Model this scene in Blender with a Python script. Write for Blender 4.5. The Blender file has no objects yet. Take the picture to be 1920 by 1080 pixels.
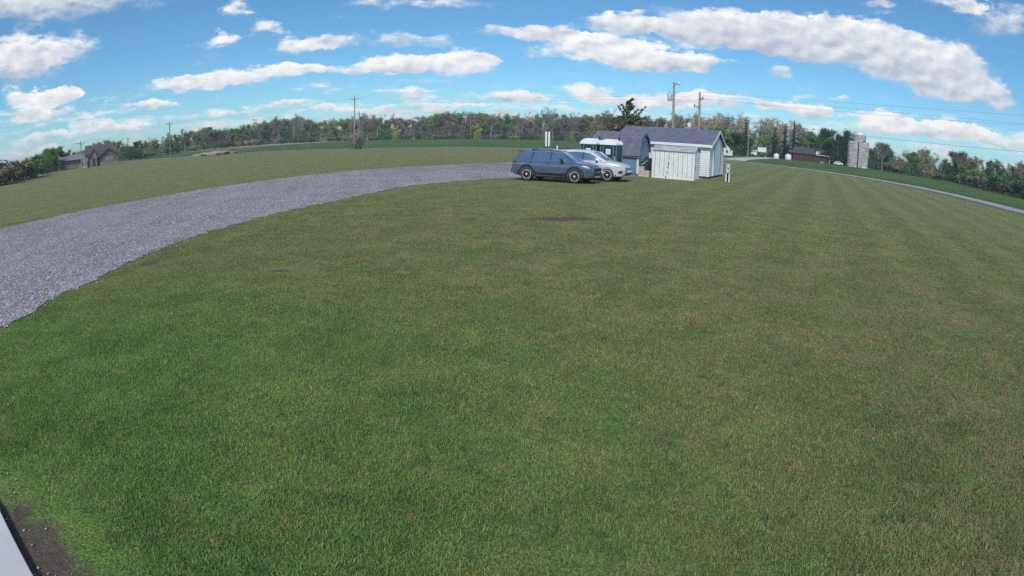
import bpy, bmesh, math, random
import numpy as np
from math import sin, cos, radians, pi, hypot, atan2, tan, sqrt, exp
from mathutils import Vector, Matrix

S = bpy.context.scene
C = S.collection

# ------------------------------------------------------------------ camera
EYE = 2.25
F_PX = 1100.0                      # equidistant fisheye of a small security camera (pixels per radian at 1920 wide)
PITCH = 282 / F_PX
ROLL = radians(0.95)
cam = bpy.data.cameras.new('camera')
cam.type = 'PANO'
cam.panorama_type = 'FISHEYE_LENS_POLYNOMIAL'
cam.sensor_width = 36.0
cam.sensor_fit = 'HORIZONTAL'
cam.fisheye_fov = radians(175)
cam.fisheye_polynomial_k0 = 0.0
cam.fisheye_polynomial_k1 = -1.0 / (F_PX * 36.0 / 1920.0)
cam.fisheye_polynomial_k2 = 0.0
cam.fisheye_polynomial_k3 = 0.0
cam.fisheye_polynomial_k4 = 0.0
cam.clip_start = 0.05
cam.clip_end = 8000.0
camo = bpy.data.objects.new('camera', cam)
C.objects.link(camo)
camo.matrix_world = (Matrix.Translation((0, 0, EYE)) @ Matrix.Rotation(pi / 2 - PITCH, 4, 'X')
                     @ Matrix.Rotation(ROLL, 4, 'Z'))
S.camera = camo

# ------------------------------------------------------------------ light and exposure
SUN_AZ, SUN_EL = radians(-166), radians(47)     # behind the camera to its left
sl = bpy.data.lights.new('sun', 'SUN')
sl.energy = 2.6
sl.angle = radians(10)
sl.color = (1.0, 0.95, 0.88)
so = bpy.data.objects.new('sun', sl)
C.objects.link(so)
sd = Vector((sin(SUN_AZ) * cos(SUN_EL), cos(SUN_AZ) * cos(SUN_EL), sin(SUN_EL)))
so.rotation_euler = sd.to_track_quat('Z', 'Y').to_euler()
so.location = (0, 0, 50)
S.view_settings.view_transform = 'Standard'
S.view_settings.look = 'None'
S.view_settings.exposure = 0.42
S.view_settings.gamma = 1.0
S.render.engine = 'CYCLES'
S.cycles.max_bounces = 4
S.cycles.diffuse_bounces = 2
S.cycles.glossy_bounces = 2
S.cycles.transparent_max_bounces = 8
S.cycles.use_denoising = False
S.cycles.denoiser = 'OPENIMAGEDENOISE'
S.cycles.denoising_input_passes = 'RGB_ALBEDO_NORMAL'
S.cycles.denoising_prefilter = 'ACCURATE'
S.cycles.use_adaptive_sampling = True
S.cycles.adaptive_threshold = 0.02

# ------------------------------------------------------------------ node helpers
class NT:
    def __init__(self, tree):
        self.t = tree
    def n(self, typ, **kw):
        x = self.t.nodes.new(typ)
        for k, v in kw.items():
            setattr(x, k, v)
        return x
    def put(self, sock, v):
        if v is None:
            return
        if hasattr(v, 'is_output'):
            self.t.links.new(v, sock)
        else:
            if sock.type == 'RGBA' and not isinstance(v, (int, float)) and len(v) == 3:
                v = (*v, 1)
            sock.default_value = v
    def m(self, op, a, b=None, c=None, clamp=False):
        x = self.n('ShaderNodeMath', operation=op, use_clamp=clamp)
        for i, v in enumerate((a, b, c)):
            if v is not None:
                self.put(x.inputs[i], v)
        return x.outputs[0]
    def v(self, op, a, b=None, c=None, out=0):
        x = self.n('ShaderNodeVectorMath', operation=op)
        for i, q in enumerate((a, b, c)):
            if q is not None:
                self.put(x.inputs[i], q)
        return x.outputs['Value' if op in ('LENGTH', 'DISTANCE', 'DOT_PRODUCT') else 'Vector']
    def scale(self, a, s):
        x = self.n('ShaderNodeVectorMath', operation='SCALE')
        self.put(x.inputs[0], a)
        self.put(x.inputs['Scale'], s)
        return x.outputs[0]
    def sep(self, a):
        x = self.n('ShaderNodeSeparateXYZ')
        self.put(x.inputs[0], a)
        return x.outputs
    def comb(self, x=0.0, y=0.0, z=0.0):
        q = self.n('ShaderNodeCombineXYZ')
        for i, v in enumerate((x, y, z)):
            self.put(q.inputs[i], v)
        return q.outputs[0]
    def noise(self, vec, scale, detail=3.0, rough=0.5, dist=0.0, col=False):
        x = self.n('ShaderNodeTexNoise')
        if vec is not None:
            self.put(x.inputs['Vector'], vec)
        self.put(x.inputs['Scale'], scale)
        x.inputs['Detail'].default_value = detail
        x.inputs['Roughness'].default_value = rough
        x.inputs['Distortion'].default_value = dist
        return x.outputs['Color' if col else 'Fac']
    def voro(self, vec, scale, out='Distance', feature='F1', rnd=1.0):
        x = self.n('ShaderNodeTexVoronoi', feature=feature)
        if vec is not None:
            self.put(x.inputs['Vector'], vec)
        self.put(x.inputs['Scale'], scale)
        x.inputs['Randomness'].default_value = rnd
        return x.outputs[out]
    def mix(self, f, a, b, blend='MIX'):
        x = self.n('ShaderNodeMix', data_type='RGBA', blend_type=blend)
        self.put(x.inputs[0], f)
        self.put(x.inputs[6], a)
        self.put(x.inputs[7], b)
        return x.outputs[2]
    def ramp(self, f, lo, hi, a=0.0, b=1.0, smooth=True):
        x = self.n('ShaderNodeMapRange', interpolation_type='SMOOTHSTEP' if smooth else 'LINEAR')
        for i, q in enumerate((f, lo, hi, a, b)):
            self.put(x.inputs[i], q)
        return x.outputs[0]
    def bump(self, h, strength=0.3, dist=0.02):
        x = self.n('ShaderNodeBump')
        x.inputs['Strength'].default_value = strength
        x.inputs['Distance'].default_value = dist
        self.put(x.inputs['Height'], h)
        return x.outputs[0]

def new_mat(name):
    m = bpy.data.materials.new(name)
    m.use_nodes = True
    t = m.node_tree
    t.nodes.clear()
    k = NT(t)
    b = k.n('ShaderNodeBsdfPrincipled')
    o = k.n('ShaderNodeOutputMaterial')
    t.links.new(b.outputs[0], o.inputs[0])
    return m, k, b

MATS = {}
def mat(name, col, rough=0.6, var=0.15, scale=3.0, metal=0.0, bump=0.0, bscale=None, coat=0.0, spec=None, obj_rand=0.0, dirt=None):
    """A plain painted or worn surface: base colour broken up by noise in object space."""
    if name in MATS:
        return MATS[name]
    m, k, b = new_mat(name)
    tc = k.n('ShaderNodeTexCoord').outputs['Object']
    nz = k.noise(tc, scale, 5, 0.6)
    f = k.ramp(nz, 0.3, 0.7, 1 - var, 1 + var)
    c = k.v('MULTIPLY', (*col,), k.comb(f, f, f))
    if obj_rand:
        r = k.n('ShaderNodeObjectInfo').outputs['Random']
        g = k.ramp(r, 0, 1, 1 - obj_rand, 1 + obj_rand, smooth=False)
        c = k.v('MULTIPLY', c, k.comb(g, g, g))
    if dirt:
        d = k.ramp(k.noise(tc, scale * 0.6, 6, 0.65, 0.4), 0.52, 0.75)
        c = k.mix(d, c, dirt)
    k.put(b.inputs['Base Color'], c)
    rr = k.ramp(nz, 0.2, 0.8, max(0.02, rough - 0.06), min(1, rough + 0.06))
    k.put(b.inputs['Roughness'], rr)
    b.inputs['Metallic'].default_value = metal
    b.inputs['Coat Weight'].default_value = coat
    b.inputs['Coat Roughness'].default_value = 0.04
    if spec is not None:
        b.inputs['Specular IOR Level'].default_value = spec
    if bump:
        k.put(b.inputs['Normal'], k.bump(k.noise(tc, bscale or scale * 8, 4, 0.6), bump, 0.01))
    MATS[name] = m
    return m

# ------------------------------------------------------------------ world: daylight sky with fair-weather cumulus
# each cloud: azimuth, elevation, half width, half height (degrees on the sky), thickness, whiteness
CLOUDS = [(-46.8,13.67,12.3,2.19,1.00,0.25), (-45.3,9.85,6.1,1.88,1.00,0.80), (-48.3,8.00,3.7,1.77,1.00,0.35), (-29.1,9.66,2.5,1.15,1.00,0.90), (-24.3,10.69,2.3,0.94,1.00,0.90), (-27.2,12.59,1.8,0.94,0.90,0.85), (-20.8,8.97,3.1,1.25,1.00,0.90), (-32.6,5.87,4.7,0.89,1.00,0.90), (-25.4,6.39,5.8,1.04,1.00,0.90), (-21.1,6.68,2.1,0.73,0.80,0.90), (-34.7,4.14,3.4,0.68,1.00,0.90), (-46.7,5.73,3.7,1.04,1.00,0.85), (-45.9,4.30,3.8,1.04,1.00,0.85), (-44.2,6.01,1.3,0.73,0.90,0.90), (-13.7,6.66,4.7,1.04,1.00,0.90), (-7.5,6.71,5.8,1.04,1.00,0.85), (-5.0,7.55,3.2,0.94,1.00,1.00), (-11.7,9.12,6.6,1.25,0.55,0.60), (-9.2,13.05,7.8,0.94,0.60,0.70), (1.1,10.23,5.8,1.04,0.80,0.65), (5.8,9.67,4.8,0.73,0.80,0.65), (6.8,8.50,5.8,1.15,1.00,0.90), (8.8,9.24,3.2,1.15,1.00,1.00), (13.5,8.14,5.8,1.46,1.00,0.95), (16.6,7.67,3.7,0.94,1.00,0.80), (11.9,7.29,6.3,0.83,1.00,0.55), (10.4,11.37,3.7,1.15,0.80,0.75), (17.0,11.14,7.4,2.34,1.00,0.85), (24.2,10.77,8.0,2.40,0.95,0.75), (30.4,10.69,6.9,2.71,0.85,0.70), (35.0,9.58,7.9,2.86,0.95,0.70), (40.7,8.65,6.3,2.86,1.00,0.80), (43.8,6.84,5.8,1.67,0.90,0.55), (27.3,9.47,6.3,0.94,0.80,0.50), (25.4,7.52,2.0,0.89,1.00,0.95), (-9.5,4.02,2.7,0.78,1.00,1.00), (-8.5,2.98,3.1,0.52,0.70,0.85), (-1.8,3.83,3.9,0.83,0.70,0.85), (1.8,3.58,3.1,0.73,0.60,0.80), (8.0,4.39,2.4,1.15,1.00,1.00), (11.5,3.65,3.7,0.73,0.70,0.80), (15.3,4.21,3.7,1.04,0.90,0.85), (20.2,4.41,3.9,1.04,1.00,0.95), (26.9,4.27,3.1,0.83,1.00,0.95), (29.5,4.15,2.1,0.73,1.00,0.95), (35.2,3.82,2.9,1.25,1.00,1.00), (38.8,3.64,3.7,1.04,0.90,0.85), (42.9,3.43,3.7,0.94,0.90,0.90), (47.0,3.64,4.2,1.15,0.90,0.90), (35.6,14.49,2.4,0.73,0.70,0.30), (46.4,13.64,3.8,2.34,0.60,0.50), (41.8,15.16,3.2,0.78,0.60,0.40), (-21.8,3.56,2.7,0.47,0.90,0.95), (-27.5,2.98,2.7,0.57,0.80,0.90), (-41.4,2.20,3.6,0.68,0.80,0.90), (-37.3,2.11,2.3,0.52,0.80,0.90), (-46.6,1.99,3.6,0.68,0.80,0.85), (-48.6,3.51,2.1,0.52,0.70,0.90), (-41.4,3.06,1.6,0.42,0.70,0.90), (-16.2,2.49,4.2,0.52,0.60,0.90), (-18.8,2.93,2.6,0.42,0.60,0.90), (1.8,2.69,8.3,0.47,0.60,0.85), (-39.8,4.83,0.8,0.31,0.50,0.80), (-13.1,2.78,2.1,0.52,0.60,0.90), (31.5,5.57,1.3,0.42,0.50,0.80)]
SKY_STRENGTH = 0.080
w = bpy.data.worlds.new('World')
S.world = w
w.use_nodes = True
w.cycles.sampling_method = 'NONE'       # an even sky without a sun disc needs no importance map
w.node_tree.nodes.clear()
k = NT(w.node_tree)
dirv = k.n('ShaderNodeTexCoord').outputs['Generated']
dx, dy, dz = k.sep(dirv)[0:3]
DEG = 180 / pi
azd = k.m('MULTIPLY', k.m('ARCTAN2', dx, dy), DEG)
eld = k.m('MULTIPLY', k.m('ARCSINE', dz), DEG)
flat = k.v('MULTIPLY', dirv, (1, 1, 2.0))
wn1 = k.v('SUBTRACT', k.noise(flat, 9, 1, 0.5, col=True), (0.5, 0.5, 0.5))
wn2 = k.v('SUBTRACT', k.noise(flat, 32, 4, 0.6, col=True), (0.5, 0.5, 0.5))
warp = k.v('ADD', k.v('MULTIPLY', wn1, (6.0, 1.6, 0)), k.v('MULTIPLY', wn2, (3.4, 1.7, 0)))
pos = k.v('ADD', k.comb(azd, eld, 0.0), warp)
acc, sw = None, None
for i, (ca, ce, hw, hh, dn, br) in enumerate(CLOUDS):
    if i and i % 10 == 0:               # evaluated in batches, or the shader outgrows its stack
        pos = k.v('MULTIPLY_ADD', acc, (1e-7, 1e-7, 0), pos)
    dn = 0.5 + 0.5 * dn
    if ca > 14 and 6.5 < ce < 12:      # the broad grey-white bank
        br, dn = br * 0.60, dn * 0.84
    q = k.v('MULTIPLY_ADD', pos, (1 / hw, 1 / hh, 0), (-ca / hw, -ce / hh, br))
    q2 = k.v('MAXIMUM', q, k.v('MULTIPLY', q, (1, -1.7, 1)))
    ln2 = k.v('DOT_PRODUCT', q2, q2)
    wt = k.m('MAXIMUM', k.m('MULTIPLY_ADD', ln2, -0.5 * dn, (1 + 0.5 * br * br) * dn), 0.0)
    acc = k.scale(q, wt) if acc is None else k.v('MULTIPLY_ADD', q, wt, acc)
    sw = wt if sw is None else k.m('ADD', sw, wt)
sv, sb = k.sep(acc)[1], k.sep(acc)[2]
field = k.m('MINIMUM', k.m('MULTIPLY', k.m('SUBTRACT', sw, 0.45), 1.5), 1.0)
swn = k.m('MAXIMUM', sw, 0.01)
vrel = k.m('DIVIDE', sv, swn)
brel = k.m('ADD', k.m('DIVIDE', sb, swn), k.ramp(sw, 0.0, 0.05, 1.0, 0.0))
# fine structure, a scatter of small far clouds low on the sky, and the same cumulus going on round the rest of it
fine = k.v('MULTIPLY', dirv, (1, 1, 1.7))
fb = k.noise(fine, 24, 7, 0.6)
fa = k.noise(fine, 30, 2, 0.5)
fb_up = k.noise(k.v('ADD', fine, (-0.008, 0.0, 0.016)), 30, 2, 0.5)
low = k.noise(k.v('MULTIPLY', dirv, (1, 1, 5.5)), 11, 4, 0.55)
lowf = k.m('MULTIPLY', k.m('SUBTRACT', low, k.ramp(eld, 1.5, 8.0, 0.40, 0.70)), 3.0)
rest = k.noise(k.v('MULTIPLY', dirv, (1, 1, 1.6)), 5.0, 2, 0.5)
away = k.m('MAXIMUM', k.ramp(eld, 15.0, 22.0), k.ramp(k.m('ABSOLUTE', azd), 50.0, 58.0))
restf = k.m('MULTIPLY_ADD', k.m('SUBTRACT', rest, 0.52), 6.0, k.m('MULTIPLY_ADD', away, 3.0, -3.0))
field2 = k.m('MAXIMUM', k.m('MAXIMUM', field, lowf), k.m('MINIMUM', restf, 0.9))
dens = k.m('ADD', field2, k.m('MULTIPLY', k.m('SUBTRACT', fb, 0.52), 2.5))
alpha = k.ramp(dens, k.ramp(vrel, -0.6, 0.7, -0.45, -0.05), k.ramp(vrel, -0.6, 0.7, 1.0, 0.45))
wisp = k.noise(k.v('MULTIPLY', dirv, (1, 1, 3.2)), 30, 5, 0.6)
alpha = k.m('MULTIPLY', alpha, k.m('MULTIPLY', k.ramp(field2, -0.4, 0.6, 0.55, 1.0), k.ramp(k.m('ADD', wisp, k.m('MULTIPLY', field2, 0.45)), 0.42, 0.88, 0.16, 1.0)))
lit = k.m('SUBTRACT', fa, fb_up)
edge = k.ramp(dens, 0.1, 1.0, 0.14, -0.04)
bri = k.m('ADD', k.m('ADD', k.m('MULTIPLY', vrel, 0.52), k.m('MULTIPLY', lit, 1.25)), k.m('MULTIPLY_ADD', brel, 0.72, 0.04))
bri = k.m('ADD', bri, edge, clamp=True)
ccol = k.mix(bri, (0.46, 0.53, 0.64), (1.0, 1.0, 1.0))
sky = k.n('ShaderNodeTexSky', sky_type='NISHITA')
sky.sun_disc = False
sky.sun_elevation = SUN_EL
sky.sun_rotation = SUN_AZ
sky.altitude = 250
sky.air_density = 1.0
sky.dust_density = 0.1
sky.ozone_density = 3.5
bg1 = k.n('ShaderNodeBackground')
k.put(bg1.inputs[0], k.v('MULTIPLY', sky.outputs[0], (0.60, 0.965, 1.12)))
bg1.inputs[1].default_value = SKY_STRENGTH
bg2 = k.n('ShaderNodeBackground')
k.put(bg2.inputs[0], ccol)
bg2.inputs[1].default_value = 0.76
mx = k.n('ShaderNodeMixShader')
k.put(mx.inputs[0], alpha)
w.node_tree.links.new(bg1.outputs[0], mx.inputs[1])
w.node_tree.links.new(bg2.outputs[0], mx.inputs[2])
wo = k.n('ShaderNodeOutputWorld')
w.node_tree.links.new(mx.outputs[0], wo.inputs[0])

# ------------------------------------------------------------------ mesh helpers
class MB:
    """Collects shapes for one mesh object."""
    def __init__(self):
        self.v = []
        self.f = []
    def add(self, vs, fs, M=None):
        o = len(self.v)
        self.v += [tuple(M @ Vector(p)) for p in vs] if M is not None else [tuple(p) for p in vs]
        self.f += [tuple(i + o for i in f) for f in fs]
        return self
    def box(self, x0, x1, y0, y1, z0, z1, M=None):
        v = [(x0,y0,z0),(x1,y0,z0),(x1,y1,z0),(x0,y1,z0),(x0,y0,z1),(x1,y0,z1),(x1,y1,z1),(x0,y1,z1)]
        return self.add(v, [(0,3,2,1),(4,5,6,7),(0,1,5,4),(1,2,6,5),(2,3,7,6),(3,0,4,7)], M)
    def prism(self, poly, a0, a1, axis='y', M=None):
        """poly: 2-D outline extruded along an axis. axis y: poly in x,z; x: poly in y,z; z: poly in x,y"""
        n = len(poly)
        def P(p, a):
            return {'y': (p[0], a, p[1]), 'x': (a, p[0], p[1]), 'z': (p[0], p[1], a)}[axis]
        v = [P(p, a0) for p in poly] + [P(p, a1) for p in poly]
        f = [tuple(range(n))[::-1], tuple(range(n, 2 * n))] + [(i, (i+1) % n, n + (i+1) % n, n + i) for i in range(n)]
        return self.add(v, f, M)
    def tube(self, p0, p1, r0, r1=None, n=8, caps=True):
        r1 = r0 if r1 is None else r1
        p0, p1 = Vector(p0), Vector(p1)
        d = (p1 - p0).normalized()
        a = d.orthogonal().normalized()
        b = d.cross(a)
        v = []
        for p, r in ((p0, r0), (p1, r1)):
            for i in range(n):
                t = 2 * pi * i / n
                v.append(p + (a * cos(t) + b * sin(t)) * r)
        f = [(i, (i+1) % n, n + (i+1) % n, n + i) for i in range(n)]
        if caps:
            f += [tuple(range(n))[::-1], tuple(range(n, 2 * n))]
        return self.add(v, f)
    def path(self, pts, r, n=5):
        pts = [Vector(p) for p in pts]
        for a, b in zip(pts[:-1], pts[1:]):
            self.tube(a, b, r, r, n, False)
        return self
    def lathe(self, prof, n=16, M=None):
        """prof: list of (radius, z)"""
        v, f = [], []
        for r, z in prof:
            for i in range(n):
                t = 2 * pi * i / n
                v.append((r * cos(t), r * sin(t), z))
        for j in range(len(prof) - 1):
            for i in range(n):
                f.append((j*n+i, j*n+(i+1) % n, (j+1)*n+(i+1) % n, (j+1)*n+i))
        f += [tuple(range(n))[::-1], tuple(range((len(prof)-1)*n, len(prof)*n))]
        return self.add(v, f, M)
    def mesh(self, name):
        me = bpy.data.meshes.new(name)
        me.from_pydata(self.v, [], self.f)
        me.update()
        bm = bmesh.new()
        bm.from_mesh(me)
        bmesh.ops.recalc_face_normals(bm, faces=bm.faces)
        bm.to_mesh(me)
        bm.free()
        return me
    def build(self, name, material, parent=None, smooth=False, bevel=0.0, angle=35):
        me = self.mesh(name)
        return link(name, me, material, parent, smooth, bevel, angle)

def link(name, me, material, parent=None, smooth=False, bevel=0.0, angle=35):
    if material and not me.materials:
        me.materials.append(material)
    if smooth:
        for p in me.polygons:
            p.use_smooth = True
        me.set_sharp_from_angle(angle=radians(angle))
    o = bpy.data.objects.new(name, me)
    C.objects.link(o)
    if parent:
        o.parent = parent
    if bevel:
        b = o.modifiers.new('bevel', 'BEVEL')
        b.width = bevel
        b.segments = 2
        b.limit_method = 'ANGLE'
    return o

def tag(o, label=None, cat=None, group=None, kind=None):
    for key, v in (('label', label), ('category', cat), ('group', group), ('kind', kind)):
        if v:
            o[key] = v
    return o

def thing(name, label, cat, loc=(0, 0, 0), rz=0.0, group=None):
    o = bpy.data.objects.new(name, None)
    o.empty_display_size = 0.2
    C.objects.link(o)
    o.location = loc
    o.rotation_euler = (0, 0, rz)
    return tag(o, label, cat, group)

def sm(t):
    t = min(1, max(0, t))
    return t * t * (3 - 2 * t)
def terrain(x, y):
    return 1.1 * sm((hypot(x, y) - 210) / 130)
def spot(azdeg, d):
    a = radians(azdeg)
    x, y = d * sin(a), d * cos(a)
    return (x, y, terrain(x, y))
SITE = radians(-29.5)              # the yard buildings all stand square to this direction
U = Vector((cos(SITE), sin(SITE)))
V = Vector((-sin(SITE), cos(SITE)))

def in_poly(x, y, poly):
    """x, y: arrays (or numbers); inside the outline?"""
    x, y = np.asarray(x, float), np.asarray(y, float)
    c = np.zeros(np.broadcast(x, y).shape, bool)
    p = np.asarray(poly, float)
    q = np.roll(p, 1, axis=0)
    for (xi, yi), (xj, yj) in zip(p, q):
        if yi == yj:
            continue
        c ^= ((yi > y) != (yj > y)) & (x < (xj - xi) * (y - yi) / (yj - yi) + xi)
    return c

# ------------------------------------------------------------------ ground
PATCHES = [  # bare earth in the lawn: x, y, half length, half width, direction (deg)
    (1.35, 16.3, 1.25, 0.45, 10), (-4.1, 9.5, 0.26, 0.10, 0),
    (-2.80, 1.88, 1.10, 0.30, -29), (-6.0, 13.3, 0.7, 0.10, 10), (-7.35, 10.1, 0.25, 0.25, 0)]

def lawn_colour(k, pos):
    """Mown lawn colour from the place on the ground: green, olive and straw patches, mowing stripes, bare earth."""
    p2 = k.v('MULTIPLY', pos, (1, 1, 0))
    n1 = k.noise(p2, 0.16, 4, 0.6)
    n2 = k.noise(p2, 0.75, 5, 0.62)
    n3 = k.noise(p2, 6.5, 5, 0.7)
    n4 = k.noise(k.v('ADD', k.v('MULTIPLY', p2, (1, 1.5, 1)), (31, 7, 0)), 3.2, 6, 0.72)
    s = k.sep(p2)
    # greener grass towards the near left corner
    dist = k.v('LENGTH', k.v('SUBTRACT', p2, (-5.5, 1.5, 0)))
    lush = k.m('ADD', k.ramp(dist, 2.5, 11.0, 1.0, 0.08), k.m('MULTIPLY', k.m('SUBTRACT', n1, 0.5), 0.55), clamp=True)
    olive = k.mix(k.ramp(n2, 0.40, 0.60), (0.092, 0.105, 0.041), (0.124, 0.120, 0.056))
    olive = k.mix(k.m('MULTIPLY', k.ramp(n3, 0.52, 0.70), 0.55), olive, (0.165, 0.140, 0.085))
    greenc = k.mix(k.ramp(n2, 0.38, 0.64), (0.050, 0.122, 0.024), (0.084, 0.148, 0.030))
    c = k.mix(k.m('MULTIPLY', lush, 0.85), olive, greenc)
    c = k.mix(k.ramp(n4, 0.53, 0.70, 0, 0.5), c, (0.165, 0.138, 0.084))
    c = k.mix(k.ramp(k.noise(k.v('ADD', p2, (5, 51, 0)), 2.6, 5, 0.68), 0.54, 0.68, 0, 0.45), c, (0.060, 0.114, 0.044))
    def blot(off, sc, lo, hi, amt, colour, cc):
        g = k.noise(k.v('ADD', p2, off), sc, 4, 0.6)
        return k.mix(k.ramp(g, lo, hi, 0, amt), cc, colour)
    c = blot((7, 3, 0), 2.4, 0.50, 0.60, 0.40, (0.080, 0.134, 0.038), c)
    g = k.ramp(k.noise(k.v('ADD', p2, (17, 43, 0)), 3.0, 6, 0.7), 0.52, 0.68)
    dry = k.m('MULTIPLY', g, k.m('MULTIPLY_ADD', k.ramp(n1, 0.38, 0.60), 0.55, k.m('MULTIPLY_ADD', lush, -0.34, 0.34)))
    c = k.mix(dry, c, (0.180, 0.148, 0.086))
    c = blot((71, 13, 0), 4.2, 0.56, 0.64, 0.55, (0.046, 0.082, 0.036), c)
    # mowing stripes square to the sheds
    u = k.m('ADD', k.m('MULTIPLY', s[0], U.x), k.m('MULTIPLY', s[1], U.y))
    u = k.m('ADD', u, k.m('MULTIPLY', n1, 0.5))
    st = k.m('SINE', k.m('MULTIPLY', u, 2 * pi / 2.1))
    st = k.m('MULTIPLY', k.ramp(st, -0.5, 0.5, -1, 1), k.ramp(s[0], 0.0, 14.0, 0.015, 0.06))
    clump = k.noise(k.v('ADD', p2, (3, 19, 0)), 1.7, 5, 0.7)
    f = k.m('ADD', st, k.ramp(clump, 0.3, 0.7, 0.93, 1.10))
    c = k.v('MULTIPLY', c, k.comb(f, f, f))
    bare = None
    wob = k.m('ADD', k.m('MULTIPLY', k.m('SUBTRACT', n3, 0.5), 1.8), k.m('MULTIPLY', k.m('SUBTRACT', n4, 0.5), 1.4))
    for (x, y, a, b, d) in PATCHES:
        q = k.v('SUBTRACT', p2, (x, y, 0))
        t = k.sep(q)
        cd, sn = cos(radians(d)), sin(radians(d))
        e1 = k.m('MULTIPLY', k.m('ADD', k.m('MULTIPLY', t[0], cd), k.m('MULTIPLY', t[1], sn)), 1 / a)
        e2 = k.m('MULTIPLY', k.m('ADD', k.m('MULTIPLY', t[0], -sn), k.m('MULTIPLY', t[1], cd)), 1 / b)
        r = k.m('SQRT', k.m('ADD', k.m('MULTIPLY', e1, e1), k.m('MULTIPLY', e2, e2)))
        g = k.ramp(k.m('ADD', r, wob), 1.25, 0.55)
        bare = g if bare is None else k.m('MAXIMUM', bare, g)
    return c, bare, n3

def lawn_material():
    m, k, b = new_mat('mown_grass')
    pos = k.n('ShaderNodeNewGeometry').outputs['Position']
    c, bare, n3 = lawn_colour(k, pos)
    fine = k.noise(pos, 38, 3, 0.7)
    streak = k.noise(k.v('MULTIPLY', pos, (1, 1, 1)), 9, 5, 0.75)
    f = k.m('ADD', k.ramp(fine, 0.32, 0.68, 0.75, 2.2), k.ramp(streak, 0.35, 0.65, -0.14, 0.14))
    c = k.v('MULTIPLY', c, k.comb(f, f, f))
    soil = k.mix(k.noise(pos, 12, 5, 0.7), (0.036, 0.030, 0.026), (0.18, 0.148, 0.125))
    c = k.mix(bare, c, soil)
    k.put(b.inputs['Base Color'], c)
    b.inputs['Roughness'].default_value = 0.95
    b.inputs['Specular IOR Level'].default_value = 0.12
    k.put(b.inputs['Normal'], k.bump(k.m('ADD', fine, streak), 0.9, 0.04))
    return m

def polar_sheet(name, material, rin, rout, a0, a1, na, nr, dz=0.0, kind='structure'):
    """A sheet of ground between two distances from the yard corner, following the terrain."""
    v, f = [], []
    for i in range(na + 1):
        a = a0 + (a1 - a0) * i / na
        r0, r1 = rin(a), rout(a)
        for j in range(nr + 1):
            r = r0 + (r1 - r0) * (j / nr) ** 1.0
            x, y = r * sin(radians(a)), r * cos(radians(a))
            v.append((x, y, terrain(x, y) + dz))
    for i in range(na):
        for j in range(nr):
            q = i * (nr + 1) + j
            f.append((q, q + 1, q + nr + 2, q + nr + 1))
    mb = MB()
    mb.v, mb.f = v, f
    return tag(mb.build(name, material), kind=kind)

LAWN = lawn_material()
rings = [0, 3, 8, 20, 60, 120, 200, 215, 235, 260, 285, 310, 330, 345, 600, 1500, 5000]
mb = MB()
na = 72
mb.v.append((0, 0, 0))
for r in rings[1:]:
    for i in range(na):
        a = 2 * pi * i / na
        mb.v.append((r * sin(a), r * cos(a), terrain(r * sin(a), r * cos(a))))
mb.f += [(0, 1 + (i + 1) % na, 1 + i) for i in range(na)]
for j in range(len(rings) - 2):
    o1, o2 = 1 + j * na, 1 + (j + 1) * na
    mb.f += [(o1 + i, o1 + (i+1) % na, o2 + (i+1) % na, o2 + i) for i in range(na)]
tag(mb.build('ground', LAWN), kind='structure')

# road: bends from the right foreground behind the sheds and away to the left
ROADC = [(20, -40), (31, -8), (38.5, 18), (43.2, 36.7), (46.8, 49.7), (48.8, 62.2), (48.1, 74.3), (44.9, 86), (37.5, 98), (24.5, 112), (4, 123.5), (-32, 129.5), (-61, 134.5), (-92, 140), (-150, 150), (-300, 176), (-600, 226)]
def catmull(pts, n=8):
    out = []
    for i in range(len(pts) - 1):
        p0 = Vector(pts[max(0, i-1)])
        p1, p2 = Vector(pts[i]), Vector(pts[i+1])
        p3 = Vector(pts[min(len(pts)-1, i+2)])
        for j in range(n):
            t = j / n
            out.append(0.5 * ((2*p1) + (p2-p0)*t + (2*p0-5*p1+4*p2-p3)*t*t + (3*p1-p0-3*p2+p3)*t*t*t))
    out.append(Vector(pts[-1]))
    return out
ROADP = catmull(ROADC)
def ribbon(name, material, pts, o0, o1, dz, kind='structure', parent=None):
    mb = MB()
    n = len(pts)
    for i, p in enumerate(pts):
        t = (pts[min(n-1, i+1)] - pts[max(0, i-1)]).normalized()
        nn = Vector((-t.y, t.x))
        for o in (o0, o1):
            q = p + nn * o
            mb.v.append((q.x, q.y, terrain(q.x, q.y) + dz))
    mb.f = [(2*i, 2*i+1, 2*i+3, 2*i+2) for i in range(n - 1)]
    o = mb.build(name, material, parent)
    if not parent:
        tag(o, kind=kind)
    return o
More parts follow.
